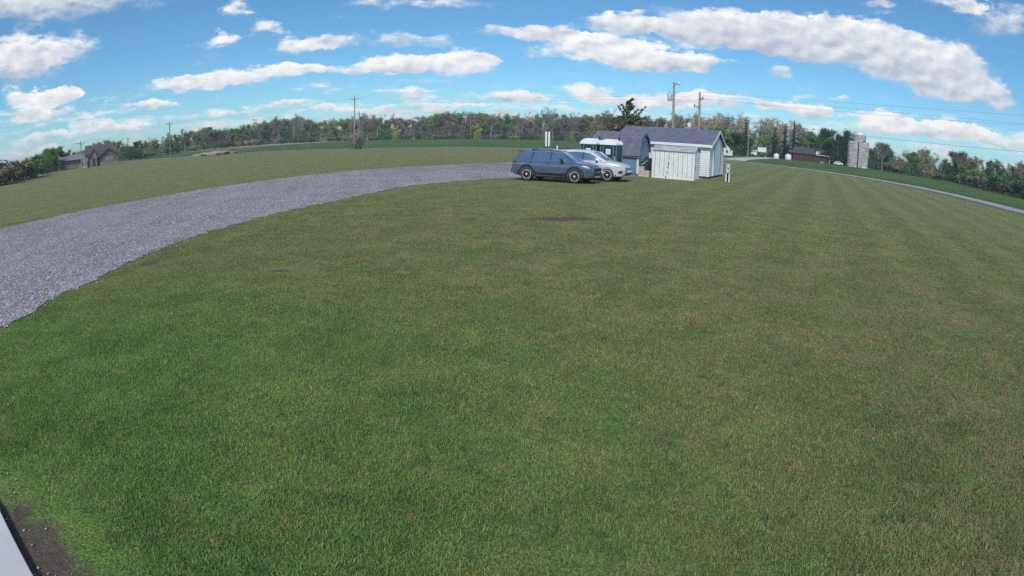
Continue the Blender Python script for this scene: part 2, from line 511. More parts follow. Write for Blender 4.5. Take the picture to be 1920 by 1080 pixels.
def stony(name, c1, c2, scale, bump=0.6, dark=0.35, tracks=False):
    m, k, b = new_mat(name)
    pos = k.n('ShaderNodeNewGeometry').outputs['Position']
    vc = k.voro(pos, scale, 'Color')
    vd = k.voro(pos, scale, 'Distance')
    g = k.sep(vc)[0]
    c = k.mix(g, c1, c2)
    big = k.noise(pos, 0.35, 5, 0.65)
    f = k.m('MULTIPLY', k.ramp(vd, 0.1, 0.7, 1.15, dark), k.ramp(big, 0.3, 0.7, 0.82, 1.14))
    if tracks:     # compacted wheel lines run along the drive
        r = k.n('ShaderNodeVectorRotate', rotation_type='Z_AXIS')
        k.put(r.inputs['Vector'], pos)
        r.inputs['Angle'].default_value = radians(-14)
        tn = k.noise(k.v('MULTIPLY', r.outputs[0], (1.0, 0.05, 0)), 1.1, 3, 0.6)
        f = k.m('MULTIPLY', f, k.ramp(tn, 0.36, 0.64, 0.93, 1.06))
    c = k.v('MULTIPLY', c, k.comb(f, f, f))
    k.put(b.inputs['Base Color'], c)
    b.inputs['Roughness'].default_value = 0.9
    k.put(b.inputs['Normal'], k.bump(k.m('MULTIPLY', vd, -1.0), bump, 0.03))
    return m
M_ROAD = mat('asphalt', (0.26, 0.275, 0.29), 0.55, 0.12, 0.4, bump=0.2, bscale=30)
M_SHOULD = stony('shoulder_gravel', (0.10, 0.105, 0.105), (0.20, 0.20, 0.19), 14)
ribbon('road_shoulder', M_SHOULD, ROADP, -2.2, 3.6, 0.010)
ribbon('road', M_ROAD, ROADP, -1.8, 1.8, 0.016)
M_PAINT = mat('road_paint', (0.75, 0.75, 0.72), 0.6, 0.15, 1.0)
M_PAINTY = mat('road_paint_yellow', (0.62, 0.45, 0.06), 0.6, 0.15, 1.0)
road = bpy.data.objects['road']
ribbon('edge_line', M_PAINT, ROADP, 1.62, 1.70, 0.022, parent=road)
ribbon('edge_line', M_PAINT, ROADP, -1.70, -1.62, 0.022, parent=road)
ribbon('centre_line', M_PAINTY, ROADP, -0.06, 0.06, 0.022, parent=road)

# crop field beyond the road
def road_r(a):
    best = None
    for p in ROADP:
        if p.y < -20:
            continue
        aa = math.degrees(atan2(p.x, p.y))
        d = abs(aa - a)
        if best is None or d < best[0]:
            best = (d, p.length)
    return best[1]
RR = {a: road_r(a) for a in range(-64, 81)}
def rr(a):
    i = max(-64, min(79, int(math.floor(a))))
    t = a - i
    return RR[i] * (1 - t) + RR[i + 1] * t
def crop_material():
    m, k, b = new_mat('young_crop')
    pos = k.n('ShaderNodeNewGeometry').outputs['Position']
    n1 = k.noise(pos, 0.05, 5, 0.6)
    n2 = k.noise(pos, 0.7, 4, 0.7)
    n3 = k.noise(pos, 9, 2, 0.7)
    c = k.mix(k.ramp(n1, 0.35, 0.65), (0.048, 0.100, 0.030), (0.075, 0.135, 0.038))
    c = k.mix(k.ramp(n2, 0.62, 0.72, 0, 0.6), c, (0.17, 0.17, 0.03))
    f = k.ramp(n3, 0.3, 0.7, 0.7, 1.3)
    k.put(b.inputs['Base Color'], k.v('MULTIPLY', c, k.comb(f, f, f)))
    b.inputs['Roughness'].default_value = 0.9
    b.inputs['Specular IOR Level'].default_value = 0.1
    k.put(b.inputs['Normal'], k.bump(n3, 0.8, 0.1))
    return m
polar_sheet('crop_field', crop_material(), lambda a: rr(a) + 5.0, lambda a: max(rr(a) + 40, 345 if a > -25 else 260), -40, 78, 118, 14, 0.03)
M_DRY = mat('dry_stubble', (0.34, 0.295, 0.235), 0.95, 0.25, 0.25, bump=0.5, bscale=3)
polar_sheet('stubble_field', M_DRY, lambda a: 285 + 59 * sm((a + 24) / 14), lambda a: 345, -36, -8, 40, 10, 0.09)
M_PALEG = stony('pale_farm_gravel', (0.45, 0.44, 0.42), (0.62, 0.60, 0.57), 10, 0.3, 0.6)
ribbon('farm_driveway', M_PALEG, catmull([(40, 104), (52, 128), (70, 160), (88, 190), (97, 212)]), -2.4, 2.4, 0.05)

# gravel drive: lies between the lawn and the left-hand field
DRIVE = [(-4, -9), (-6.6, 3.0), (-7.35, 5.8), (-7.75, 8.9), (-8.0, 10.6), (-8.0, 13.5), (-7.5, 16.8), (-6.3, 21), (-4.9, 26.4), (-1.75, 30.9), (0.4, 33.0), (3.2, 34.2),
         (6.4, 35.6), (8.2, 38.2), (6.5, 43), (9, 50), (12, 54.0), (6, 55.5), (-0.2, 53.7), (-6.8, 45.8), (-11.8, 39.2), (-16, 28.7), (-18.2, 20.7), (-19.3, 16), (-20, 8), (-19, -9)]
def smooth_poly(p, n=6, jit=0.08):
    q = [p[-1]] + p + [p[0], p[1]]
    out = []
    rnd = random.Random(3)
    for i in range(1, len(q) - 2):
        p0, p1, p2, p3 = (Vector(q[i+d]) for d in (-1, 0, 1, 2))
        for j in range(n):
            t = j / n
            v = 0.5 * ((2*p1) + (p2-p0)*t + (2*p0-5*p1+4*p2-p3)*t*t + (3*p1-p0-3*p2+p3)*t*t*t)
            out.append((v.x + rnd.uniform(-jit, jit), v.y + rnd.uniform(-jit, jit)))
    return out
DRIVEP = smooth_poly(DRIVE, 18, 0.15)
M_GRAVEL = stony('driveway_gravel', (0.200, 0.185, 0.212), (0.41, 0.378, 0.42), 26, 0.8, 0.55, True)
mb = MB()
mb.v = [(x, y, 0.012) for x, y in DRIVEP]
mb.f = [tuple(range(len(DRIVEP)))]
me = mb.mesh('gravel_driveway')
bm = bmesh.new()
bm.from_mesh(me)
bmesh.ops.triangulate(bm, faces=bm.faces)
bm.to_mesh(me)
bm.free()
drive = tag(link('gravel_driveway', me, M_GRAVEL), kind='structure')

# ------------------------------------------------------------------ instanced stuff: grass blades and loose stones
def scatter(name, pts, rots, scls, protos, label, cat):
    """One object of kind stuff: points carrying rotation and size, instanced with geometry nodes."""
    me = bpy.data.meshes.new(name)
    n = len(pts)
    me.vertices.add(n)
    me.vertices.foreach_set('co', np.asarray(pts, dtype=np.float32).ravel())
    a = me.attributes.new('rot', 'FLOAT_VECTOR', 'POINT')
    a.data.foreach_set('vector', np.asarray(rots, dtype=np.float32).ravel())
    a = me.attributes.new('scl', 'FLOAT_VECTOR', 'POINT')
    a.data.foreach_set('vector', np.asarray(scls, dtype=np.float32).ravel())
    a = me.attributes.new('pick', 'INT', 'POINT')
    a.data.foreach_set('value', np.random.RandomState(4).randint(0, len(protos), n).astype(np.int32))
    o = bpy.data.objects.new(name, me)
    C.objects.link(o)
    col = bpy.data.collections.new(name + '_kinds')
    for i, p in enumerate(protos):
        q = bpy.data.objects.new('%s_kind_%02d' % (name, i), p)
        col.objects.link(q)
    g = bpy.data.node_groups.new(name, 'GeometryNodeTree')
    g.interface.new_socket('Geometry', in_out='INPUT', socket_type='NodeSocketGeometry')
    g.interface.new_socket('Geometry', in_out='OUTPUT', socket_type='NodeSocketGeometry')
    N = g.nodes
    gi, go = N.new('NodeGroupInput'), N.new('NodeGroupOutput')
    iop = N.new('GeometryNodeInstanceOnPoints')
    ci = N.new('GeometryNodeCollectionInfo')
    ci.inputs['Collection'].default_value = col
    ci.inputs['Separate Children'].default_value = True
    ci.inputs['Reset Children'].default_value = True
    def attr(nm, typ):
        x = N.new('GeometryNodeInputNamedAttribute')
        x.data_type = typ
        x.inputs['Name'].default_value = nm
        return x.outputs['Attribute']
    L = g.links.new
    L(gi.outputs[0], iop.inputs['Points'])
    L(ci.outputs[0], iop.inputs['Instance'])
    iop.inputs['Pick Instance'].default_value = True
    L(attr('pick', 'INT'), iop.inputs['Instance Index'])
    L(attr('rot', 'FLOAT_VECTOR'), iop.inputs['Rotation'])
    L(attr('scl', 'FLOAT_VECTOR'), iop.inputs['Scale'])
    L(iop.outputs[0], go.inputs[0])
    md = o.modifiers.new('scatter', 'NODES')
    md.node_group = g
    return tag(o, label, cat, kind='stuff')

SLAB = [(-3.51, 2.25), (-2.76, 1.80), (-1.6, 1.10), (-3.2, -1.2), (-7.0, 0.4), (-5.9, 3.35)]
SOIL = [(-4.05, 2.72), (-3.62, 2.66), (-3.3, 2.47), (-3.02, 2.29), (-2.75, 2.20), (-2.56, 2.02), (-2.36, 1.92), (-1.8, 1.55), (-1.3, 1.2), (-1.6, 0.9), (-3.0, 1.6), (-4.3, 2.1)]

def grass_material():
    m, k, b = new_mat('grass_blades')
    pos = k.n('ShaderNodeNewGeometry').outputs['Position']
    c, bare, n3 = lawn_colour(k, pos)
    at = k.n('ShaderNodeAttribute', attribute_name='tint').outputs['Fac']
    hgt = k.n('ShaderNodeAttribute', attribute_name='along').outputs['Fac']
    f = k.ramp(at, 0, 1, 1.2, 3.9, smooth=False)
    c = k.v('MULTIPLY', c, k.comb(f, f, f))
    c = k.mix(k.ramp(at, 0.86, 0.90), c, (0.30, 0.25, 0.13))
    k.put(b.inputs['Base Color'], c)
    b.inputs['Roughness'].default_value = 0.6
    b.inputs['Specular IOR Level'].default_value = 0.25
    # thin leaves let some light through
    tr = k.n('ShaderNodeBsdfTranslucent')
    k.put(tr.inputs[0], c)
    ms = k.n('ShaderNodeMixShader')
    ms.inputs[0].default_value = 0.3
    m.node_tree.links.new(b.outputs[0], ms.inputs[1])
    m.node_tree.links.new(tr.outputs[0], ms.inputs[2])
    out = [x for x in m.node_tree.nodes if x.type == 'OUTPUT_MATERIAL'][0]
    m.node_tree.links.new(ms.outputs[0], out.inputs[0])
    return m
GRASS = grass_material()

def grass_patch(seed, n=1150, size=0.62):
    R = np.random.RandomState(seed)
    v, f, tint, al = [], [], [], []
    for i in range(n):
        q_, r_ = R.uniform(0, 2 * pi), size * .62 * R.uniform(0, 1) ** .62
        x, y = r_ * cos(q_), r_ * sin(q_)
        h = R.uniform(0.014, 0.036)
        wd = R.uniform(0.0014, 0.0030)
        a = R.uniform(0, 2 * pi)
        lean = R.uniform(0.1, 0.95) * h
        d = R.uniform(0, 2 * pi)
        t = R.uniform(0, 1)
        cx, cy = cos(a) * wd, sin(a) * wd
        lx, ly = cos(d) * lean, sin(d) * lean
        o = len(v)
        v += [(x - cx, y - cy, 0), (x + cx, y + cy, 0), (x + cx*.8 + lx*.35, y + cy*.8 + ly*.35, h*.62), (x - cx*.8 + lx*.35, y - cy*.8 + ly*.35, h*.62), (x + lx, y + ly, h)]
        f += [(o, o+1, o+2, o+3), (o+3, o+2, o+4)]
        tint += [t] * 5
        al += [0, 0, .6, .6, 1]
    me = bpy.data.meshes.new('grass_patch')
    me.from_pydata(v, [], f)
    a = me.attributes.new('tint', 'FLOAT', 'POINT')
    a.data.foreach_set('value', np.array(tint, dtype=np.float32))
    a = me.attributes.new('along', 'FLOAT', 'POINT')
    a.data.foreach_set('value', np.array(al, dtype=np.float32))
    me.materials.append(GRASS)
    return me

RS = np.random.RandomState(11)
RMAX, g = 30, 0.42
ii, jj = np.meshgrid(np.arange(int(-RMAX / g), int(RMAX / g)), np.arange(0, int(RMAX / g)))
base = np.stack([ii.ravel(), jj.ravel()], 1)
sets = []
for lim in (RMAX, 9, 5.5):
    xy = (base + RS.uniform(0, 1, base.shape)) * g
    d = np.hypot(xy[:, 0], xy[:, 1])
    keep = (d < lim) & (d > 1.2) & (np.abs(np.arctan2(xy[:, 0], xy[:, 1])) < radians(60))
    t = np.clip((d - 13) / 17, 0, 1)
    keep &= RS.uniform(0, 1, len(d)) >= t * t * (3 - 2 * t)
    sets.append(xy[keep])
xy = np.concatenate(sets)
x, y = xy[:, 0], xy[:, 1]
bad = np.zeros(len(x), bool)
for ox, oy in ((0, 0), (.16, 0), (-.16, 0), (0, .16), (0, -.16)):
    bad |= in_poly(x + ox, y + oy, DRIVEP) & (RS.uniform(0, 1, len(x)) < (0.97 if ox == oy else 0.18))
    bad |= in_poly(x + ox, y + oy, SLAB)
for (px, py, a, b, d) in PATCHES:
    cd, sn = cos(radians(d)), sin(radians(d))
    e1 = ((x - px) * cd + (y - py) * sn) / a
    e2 = (-(x - px) * sn + (y - py) * cd) / b
    bad |= (np.hypot(((x - px) * cd + (y - py) * sn) / (a + .22), (-(x - px) * sn + (y - py) * cd) / (b + .22)) < 1.0) & (RS.uniform(0, 1, len(x)) < 0.9)
xy = xy[~bad]
n = len(xy)
pts = np.concatenate([xy, np.full((n, 1), -0.003)], 1)
rots = np.stack([RS.uniform(-.05, .05, n), RS.uniform(-.05, .05, n), RS.uniform(0, 2 * pi, n)], 1)
scls = np.stack([RS.uniform(.9, 1.1, n), RS.uniform(.9, 1.1, n), RS.uniform(.75, 1.2, n)], 1)
scatter('grass', pts, rots, scls, [grass_patch(i) for i in range(8)], 'short mown lawn grass with straw and green patches', 'grass')
print('grass patches', len(pts))

def stone_mesh(seed):
    rs = np.random.RandomState(seed)
    bm = bmesh.new()
    bmesh.ops.create_icosphere(bm, subdivisions=1, radius=1.0)
    for v in bm.verts:
        v.co *= rs.uniform(0.7, 1.15)
        v.co.z *= 0.62
    me = bpy.data.meshes.new('stone')
    bm.to_mesh(me)
    bm.free()
    me.materials.append(M_STONE)
    return me
M_STONE, k, b = new_mat('loose_stone')
pos = k.n('ShaderNodeNewGeometry').outputs['Position']
r = k.n('ShaderNodeVectorRotate', rotation_type='Z_AXIS')
k.put(r.inputs['Vector'], pos)
r.inputs['Angle'].default_value = radians(-14)
tn = k.ramp(k.noise(k.v('MULTIPLY', r.outputs[0], (1.0, 0.05, 0)), 1.1, 3, 0.6), 0.36, 0.64, 0.93, 1.06)
c = k.mix(k.sep(k.voro(pos, 16, 'Color'))[0], (0.160, 0.148, 0.172), (0.47, 0.435, 0.478))
k.put(b.inputs['Base Color'], k.v('MULTIPLY', c, k.comb(tn, tn, tn)))
b.inputs['Roughness'].default_value = 0.85
RS = np.random.RandomState(21)
n = 130000
d = 8.5 + 30 * RS.uniform(0, 1, n) ** 1.5
a = np.radians(RS.uniform(-57, 8, n))
x, y = d * np.sin(a), d * np.cos(a)
ok = in_poly(x, y, DRIVEP) | ((RS.uniform(0, 1, n) < 0.04) & in_poly(x - 0.25, y + 0.1, DRIVEP))
x, y = x[ok][:52000], y[ok][:52000]
n = len(x)
sz = RS.uniform(0.010, 0.024, n)
pts = np.stack([x, y, 0.012 + sz * 0.25], 1)
rots = np.stack([RS.uniform(-.4, .4, n), RS.uniform(-.4, .4, n), RS.uniform(0, 6.28, n)], 1)
scls = np.stack([sz, sz * RS.uniform(0.7, 1.1, n), sz], 1)
scatter('gravel', pts, rots, scls, [stone_mesh(i) for i in range(5)], 'loose grey crushed stone lying on the driveway', 'gravel')

# crumbs on the bare soil and the concrete step at the building's foot (bottom left)
rs = random.Random(8)
spts, srot, sscl = [], [], []
while len(spts) < 60:
    x, y = rs.uniform(-4.3, -1.3), rs.uniform(0.9, 2.8)
    if in_poly(x, y, SOIL) and not in_poly(x, y, SLAB):
        s = rs.choice((0.004, 0.006, 0.006, 0.011))
        spts.append((x, y, 0.012)); srot.append((0, 0, rs.uniform(0, 6))); sscl.append((s, s, s))
scatter('soil_crumbs', spts, srot, sscl, [stone_mesh(i + 40) for i in range(3)], 'small crumbs and pebbles on the bare soil bed', 'pebbles')
M_CONC = mat('painted_concrete', (0.46, 0.47, 0.48), 0.7, 0.06, 2.5, bump=0.25, bscale=60, dirt=None)
mb = MB()
mb.prism(SLAB, -0.05, 0.07, 'z')
tag(mb.build('concrete_step', M_CONC, bevel=0.008), 'pale concrete step beside the bare soil in the bottom left corner', 'step')

# ------------------------------------------------------------------ yard buildings
def site(c, dz=0.0):
    return (c[0], c[1], dz)
M_SHINGLE = None
def shingle_material(name, c1, c2):
    m, k, b = new_mat(name)
    tc = k.n('ShaderNodeTexCoord').outputs['Object']
    br = k.n('ShaderNodeTexBrick')
    sx_ = k.sep(tc)
    k.put(br.inputs['Vector'], k.comb(sx_[0], k.m('MULTIPLY', sx_[2], 1.4), 0.0))
    br.inputs['Color1'].default_value = (*c1, 1)
    br.inputs['Color2'].default_value = (*c2, 1)
    br.inputs['Mortar'].default_value = (c1[0]*.5, c1[1]*.5, c1[2]*.5, 1)
    br.inputs['Scale'].default_value = 3.0
    br.inputs['Mortar Size'].default_value = 0.012
    br.inputs['Row Height'].default_value = 0.2
    br.inputs['Brick Width'].default_value = 0.9
    f = k.ramp(k.noise(tc, 2.2, 6, 0.7), 0.3, 0.7, 0.8, 1.2)
    k.put(b.inputs['Base Color'], k.v('MULTIPLY', br.outputs[0], k.comb(f, f, f)))
    b.inputs['Roughness'].default_value = 0.85
    k.put(b.inputs['Normal'], k.bump(k.noise(tc, 60, 3, 0.6), 0.4, 0.01))
    return m
M_SHINGLE = shingle_material('dark_shingles', (0.105, 0.114, 0.165), (0.132, 0.142, 0.205))
M_SHINGLE2 = shingle_material('brown_shingles', (0.062, 0.056, 0.062), (0.085, 0.076, 0.082))
M_WHITE = mat('white_vinyl', (0.66, 0.68, 0.69), 0.45, 0.05, 1.5, dirt=None)
M_TRIM = mat('white_trim', (0.72, 0.73, 0.73), 0.45, 0.05, 2.0)
M_METALW = mat('white_shed_steel', (0.70, 0.73, 0.725), 0.4, 0.06, 1.6, dirt=(0.58, 0.59, 0.55))
M_METALG = mat('grey_shed_roof', (0.36, 0.38, 0.40), 0.4, 0.2, 2.5, dirt=(0.26, 0.27, 0.26))
M_BLUE = mat('blue_wood_siding', (0.10, 0.235, 0.36), 0.6, 0.10, 1.5)
M_DARK = mat('dark_gap', (0.015, 0.015, 0.018), 0.7, 0.1)
M_WOOD = mat('weathered_wood', (0.22, 0.17, 0.13), 0.85, 0.25, 6, bump=0.3)

def gable_roof(root, L, W, he, hr, oh, ohg, mt, name='roof', thick=0.06):
    """Two roof slopes as one part; local x along the ridge from -L to 0, y from 0 to W."""
    slope = (hr - he) / (W / 2)
    mb = MB()
    ez = he - oh * slope
    t = thick
    for sgn in (0, 1):
        ya, yb = (-oh, W / 2) if sgn == 0 else (W + oh, W / 2)
        v = [(-L - ohg, ya, ez), (ohg, ya, ez), (ohg, yb, hr), (-L - ohg, yb, hr)]
        v += [(x, y, z + t) for x, y, z in v]
        mb.add(v, [(0,1,2,3),(4,7,6,5),(0,4,5,1),(1,5,6,2),(2,6,7,3),(3,7,4,0)])
    return mb.build(name, mt, root)

# --- white vinyl-sided building
bx, by = 13.40, 39.20
L, W, HE, HR = 7.0, 6.0, 2.36, 3.42
t = thing('vinyl_sided_building', 'white lap-sided building with dark shingled gable roof behind the metal shed', 'building', (bx, by, 0), SITE)
Z0 = 0.14
mb = MB()
mb.box(-L + .02, -.02, .02, W - .02, 0.0, Z0 - 0.005)
mb.build('foundation', M_DARK, t)
mb = MB()
gpoly = [(0.02, Z0), (W - .02, Z0), (W - .02, HE), (W / 2, HR - .02), (0.02, HE)]
mb.prism(gpoly, -L + .02, -.02, 'x')
mb.build('wall_core', M_WHITE, t)
def laps(length, z0, z1, step, xfun):
    """Horizontal lap boards, each tilted so that its lower edge stands proud."""
    mb = MB()
    z = z0
    while z < z1 - 0.01:
        za, zb = z, min(z + step, z1)
        a, b = xfun((za + zb) / 2)
        mb.add([(a, -0.028, za), (b, -0.028, za), (b, -0.006, zb), (a, -0.006, zb), (a, 0, za), (b, 0, za)],
               [(0, 1, 2, 3), (4, 5, 1, 0)])
        z += step
    return mb
mb = laps(L, Z0, HE, 0.15, lambda z: (-L, 0))
o = tag(mb.build('lap_siding', M_WHITE, t), kind='stuff')
mb = laps(W, Z0, HR - 0.05, 0.15, lambda z: (0, W) if z < HE else ((z - HE) / (HR - HE) * W / 2, W - (z - HE) / (HR - HE) * W / 2))
o = tag(mb.build('lap_siding', M_WHITE, t), kind='stuff')
o.rotation_euler = (0, 0, pi / 2)
for x in (-L, -0.12):
    MB().box(x, x + .12, -0.035, 0.0, Z0 - .02, HE - .02).build('corner_trim', M_TRIM, t)
MB().box(0, 0.036, 0.0, .12, Z0 - .02, HE - .02).build('corner_trim', M_TRIM, t)
MB().box(0, 0.036, W - .12, W, Z0 - .02, HE - .02).build('corner_trim', M_TRIM, t)
rf = gable_roof(t, L, W, HE, HR, 0.22, 0.2, M_SHINGLE)
sl_ = (HR - HE) / (W / 2)
MB().box(-L - .2, .2, -0.24, -0.215, HE - 0.22 * sl_ - .13, HE - .22 * sl_ + .055).build('fascia', M_TRIM, t)
mb = MB()
mb.box(-L - .18, .18, -0.215, -0.03, HE - .20, HE - .185)
mb.build('soffit', M_TRIM, t)
for sg in (0, 1):
    y0 = -0.24 if sg == 0 else W + .24
    z0 = HE - .24 * sl_
    p = [(y0, z0 - .14), (y0, z0 + .02), (W / 2, HR + .02), (W / 2, HR - .14)]
    MB().prism(p, 0.202, 0.235, 'x').build('barge_board', M_TRIM, t)
# double door in the gable end
MB().box(0.0, 0.05, 1.55, 4.6, Z0, 2.75).build('door', mat('door_panel_white', (0.66, 0.70, 0.76), 0.4, 0.04, 1.0), t)
MB().box(0.0, 0.075, 1.45, 1.55, Z0, 2.85).build('door_frame', M_TRIM, t)
MB().box(0.0, 0.075, 4.6, 4.7, Z0, 2.85).build('door_frame', M_TRIM, t)
MB().box(0.045, 0.085, 1.60, 1.70, 0.95, 2.98).build('door_track', M_DARK, t)
MB().box(0.045, 0.08, 4.45, 4.50, 0.3, 2.4).build('door_gap', M_DARK, t)

# --- white corrugated metal shed
bx, by = 11.31, 35.86
t = thing('metal_shed', 'low white ribbed metal shed with grey roof in front of the vinyl building', 'shed', (bx, by, 0), SITE)
L, W, HE, HR = 2.82, 1.75, 1.78, 2.10
MB().box(-L + .03, -.03, .03, W - .03, 0.0, .05).build('floor_frame', M_METALW, t)
mb = MB().prism([(0.03, .05), (W - .03, .05), (W - .03, HE), (W / 2, HR - .03), (0.03, HE)], -L + .03, -.04, 'x')
mb.build('wall_core', mat('seam_shade_grey', (0.62, 0.64, 0.65), 0.5, 0.05), t)  # core coloured darker than the panels, painting the shade in their seams
np_ = 9
pw = (L - 0.06) / np_
for i in range(np_):
    x0 = -L + .03 + i * pw
    prof = [(x0 + .012, .0), (x0 + .03, -.018), (x0 + pw * .40, -.018), (x0 + pw * .47, .0), (x0 + pw * .55, .0), (x0 + pw * .62, -.018), (x0 + pw - .03, -.018), (x0 + pw - .012, .0)]
    mb = MB()
    mb.prism([(a, b + .03) for a, b in prof] , 0.06, HE - .03, 'z')
    mb.build('panel', M_METALW, t)
for i in range(5):
    y0 = .03 + i * (W - .06) / 5
    yw = (W - .06) / 5
    MB().box(-.045, -.012 - .012 * (i % 2), y0 + .004, y0 + yw - .004, .06, HE - .01).build('panel', M_METALW, t)
MB().box(-L, -L + .05, -.015, .03, 0, HE - .02).build('corner_trim', M_TRIM, t)
MB().box(-.05, 0, -.015, .03, 0, HE - .02).build('corner_trim', M_TRIM, t)
MB().box(-L, 0, -.02, .03, 0, .055).build('base_rail', M_TRIM, t)
MB().box(-L - .01, .01, -.03, .03, HE - .03, HE + .02).build('fascia', M_METALG, t)
mb = MB()
hip = [(-.05, HE), (W * .42, HR), (W * .58, HR), (W + .05, HE)]
mb.prism([(-.05, HE), (W * .42, HR - .02), (W * .58, HR - .02), (W + .05, HE), (W + .05, HE + .03), (W * .58, HR + .02), (W * .42, HR + .02), (-.05, HE + .03)], -L - .03, .03, 'x')
mb.build('roof', M_METALG, t)
mb = MB()
for i in range(12):
    x = -L + .1 + i * (L - .2) / 11
    mb.add([(x - .015, -.05, HE + .032), (x + .015, -.05, HE + .032), (x + .015, W * .42, HR + .022), (x - .015, W * .42, HR + .022), (x, -.05, HE + .055), (x, W * .42, HR + .045)],
           [(0, 4, 5, 3), (1, 2, 5, 4), (0, 1, 4)])
mb.build('roof_ribs', M_METALG, t)
# sliding door latch and bent, torn edge
for zz, hh, xo in ((.98, .16, 0.0), (.76, .09, -.02), (.42, .08, -.04), (.12, .14, -.12)):
    MB().box(-L + 1.06 + xo, -L + 1.11 + xo, -.035, -.01, zz - hh / 2, zz + hh / 2).build('latch' if zz > .7 else 'tear', M_DARK, t)
MB().box(-.005, .014, W * .14, W * .2, .78, .86).build('vent', M_DARK, t)

# --- blue gambrel barn
bx, by = 8.35, 39.15
t = thing('gambrel_shed', 'blue wooden gambrel-roofed shed with dark shingles beside the portable toilets', 'shed', (bx, by, 0), SITE)
L, W = 3.4, 2.5
E0, K0, A0 = 1.34, 2.42, 2.86
gp = [(0.0, 0.08), (W, 0.08), (W, E0), (W * .84, K0), (W / 2, A0), (W * .16, K0), (0.0, E0)]
MB().box(-L + .02, -.02, .04, W - .04, 0, .085).build('skid_base', M_WOOD, t)
MB().prism([(y, z - (.02 if z > 1 else 0)) for y, z in gp], -L, 0, 'x').build('wall', M_BLUE, t)
mb = MB()
for i in range(12):
    x = -L + .06 + i * (L - .12) / 11
    mb.box(x - .012, x + .012, -.010, .0, .10, E0 - .08)
tag(mb.build('batten', M_BLUE, t), kind='stuff')
mb = MB()
rp = [(-.12, E0 - .08), (W * .16 - .03, K0 + .01), (W / 2, A0 + .02), (W * .84 + .03, K0 + .01), (W + .12, E0 - .08)]
rq = [(y + (-.05 if i < 2 else .05 if i > 2 else 0), z + (.05 if 0 < i < 4 else .02)) for i, (y, z) in enumerate(rp)]
for i in range(4):
    mb.prism([rp[i], rp[i+1], rq[i+1], rq[i]], -L - .12, .12, 'x')
mb.build('roof', M_SHINGLE, t)
M_BLUETRIM = mat('blue_trim', (0.07, 0.11, 0.17), 0.6, 0.1)
for i in range(4):
    (ya, za), (yb, zb) = rp[i], rp[i+1]
    MB().prism([(ya, za - .10), (ya, za + .01), (yb, zb + .01), (yb, zb - .10)], 0.121, 0.14, 'x').build('barge_board', M_BLUETRIM, t)
MB().box(-L - .1, .1, -.13, -.105, E0 - .17, E0 - .07).build('fascia', mat('maroon_fascia', (0.13, 0.075, 0.10), 0.6, 0.1), t)
MB().box(-.10, .012, -.022, .0, .08, E0 - .1).build('corner_trim', M_TRIM, t)
MB().box(0, .022, -.02, .10, .08, E0 - .1).build('corner_trim', M_TRIM, t)
mb = MB()
mb.lathe([(.11, 0), (.11, .03)], 14, Matrix.Translation((0.0, W / 2 - .05, A0 - .42)) @ Matrix.Rotation(pi / 2, 4, 'Y'))
mb.build('gable_vent', M_TRIM, t)

def site_pt(u, v, z=0.0):
    """Along the front of the sheds (u) and away from the camera (v), measured from the yard origin."""
    p = U * u + V * v
    return (p.x, p.y, z)
# --- clutter between the blue shed and the metal shed
cu = Vector((8.66, 38.35)).dot(U) + .17
cv = Vector((8.66, 38.35)).dot(V)
M_CARD = mat('pale_cardboard', (0.48, 0.41, 0.41), 0.85, 0.12, 4)
M_CARD2 = mat('flap_tape', (0.35, 0.29, 0.28), 0.7, 0.1, 4)
def carton(u, v, z, wx, wy, h, rz, label):
    t = thing('cardboard_box', label, 'box', site_pt(u, v, z), SITE + rz, 'pale boxes stacked between the sheds')
    MB().box(-wx/2, wx/2, -wy/2, wy/2, 0, h).build('carton', M_CARD, t, bevel=0.006)
    MB().box(-.03, .03, -wy/2 - .003, wy/2 + .003, h - .12, h + .003).build('tape', M_CARD2, t)
    MB().box(-wx/2 - .002, wx/2 + .002, -wy/2 - .004, -wy/2, h*.45, h*.52).build('print_band', M_CARD2, t)
carton(cu - .24, cv - .55, 0.0, .38, .4, .40, .05, 'pale cardboard box on the ground beside the blue shed corner, under another box')
carton(cu - .24, cv - .52, 0.405, .34, .36, .26, -.06, 'small pale cardboard box stacked on top of another beside the blue shed')
carton(cu + .16, cv - .60, 0.0, .38, .4, .40, -.03, 'pale cardboard box on the ground next to the metal shed')
M_TARP = mat('black_tarp', (0.020, 0.022, 0.028), 0.38, 0.3, 6, bump=0.5, bscale=9)
rs = random.Random(4)
t = thing('tarp_covered_pile', 'crumpled black tarp over a heap behind the boxes between the sheds', 'tarp', site_pt(cu - .05, cv + .05), SITE)
bm = bmesh.new()
bmesh.ops.create_icosphere(bm, subdivisions=4, radius=1.0)
from mathutils import noise as mnoise
for v in bm.verts:
    p = v.co.copy()
    n = mnoise.noise(p * 2.1) * .28 + mnoise.noise(p * 5.3) * .14
    ridge = abs(mnoise.noise(p * 3.3 + Vector((3, 1, 2)))) * .25
    s = 1 + n - ridge
    z = p.z * s
    v.co = Vector((p.x * s * .50 + .05 * p.z, p.y * s * .48, .62 + z * .66))
    if v.co.z < 0.02:
        v.co.z = 0.02 + rs.uniform(0, .01)
me = bpy.data.meshes.new('tarp')
bm.to_mesh(me); bm.free()
link('tarp', me, M_TARP, t, smooth=True, angle=50)
mb = MB().tube((-.25, -.5, .75), (.12, -.53, 1.02), .03, .02, 7)
mb.build('pole_end', mat('pale_plastic', (.55, .55, .56), .5, .1), t)

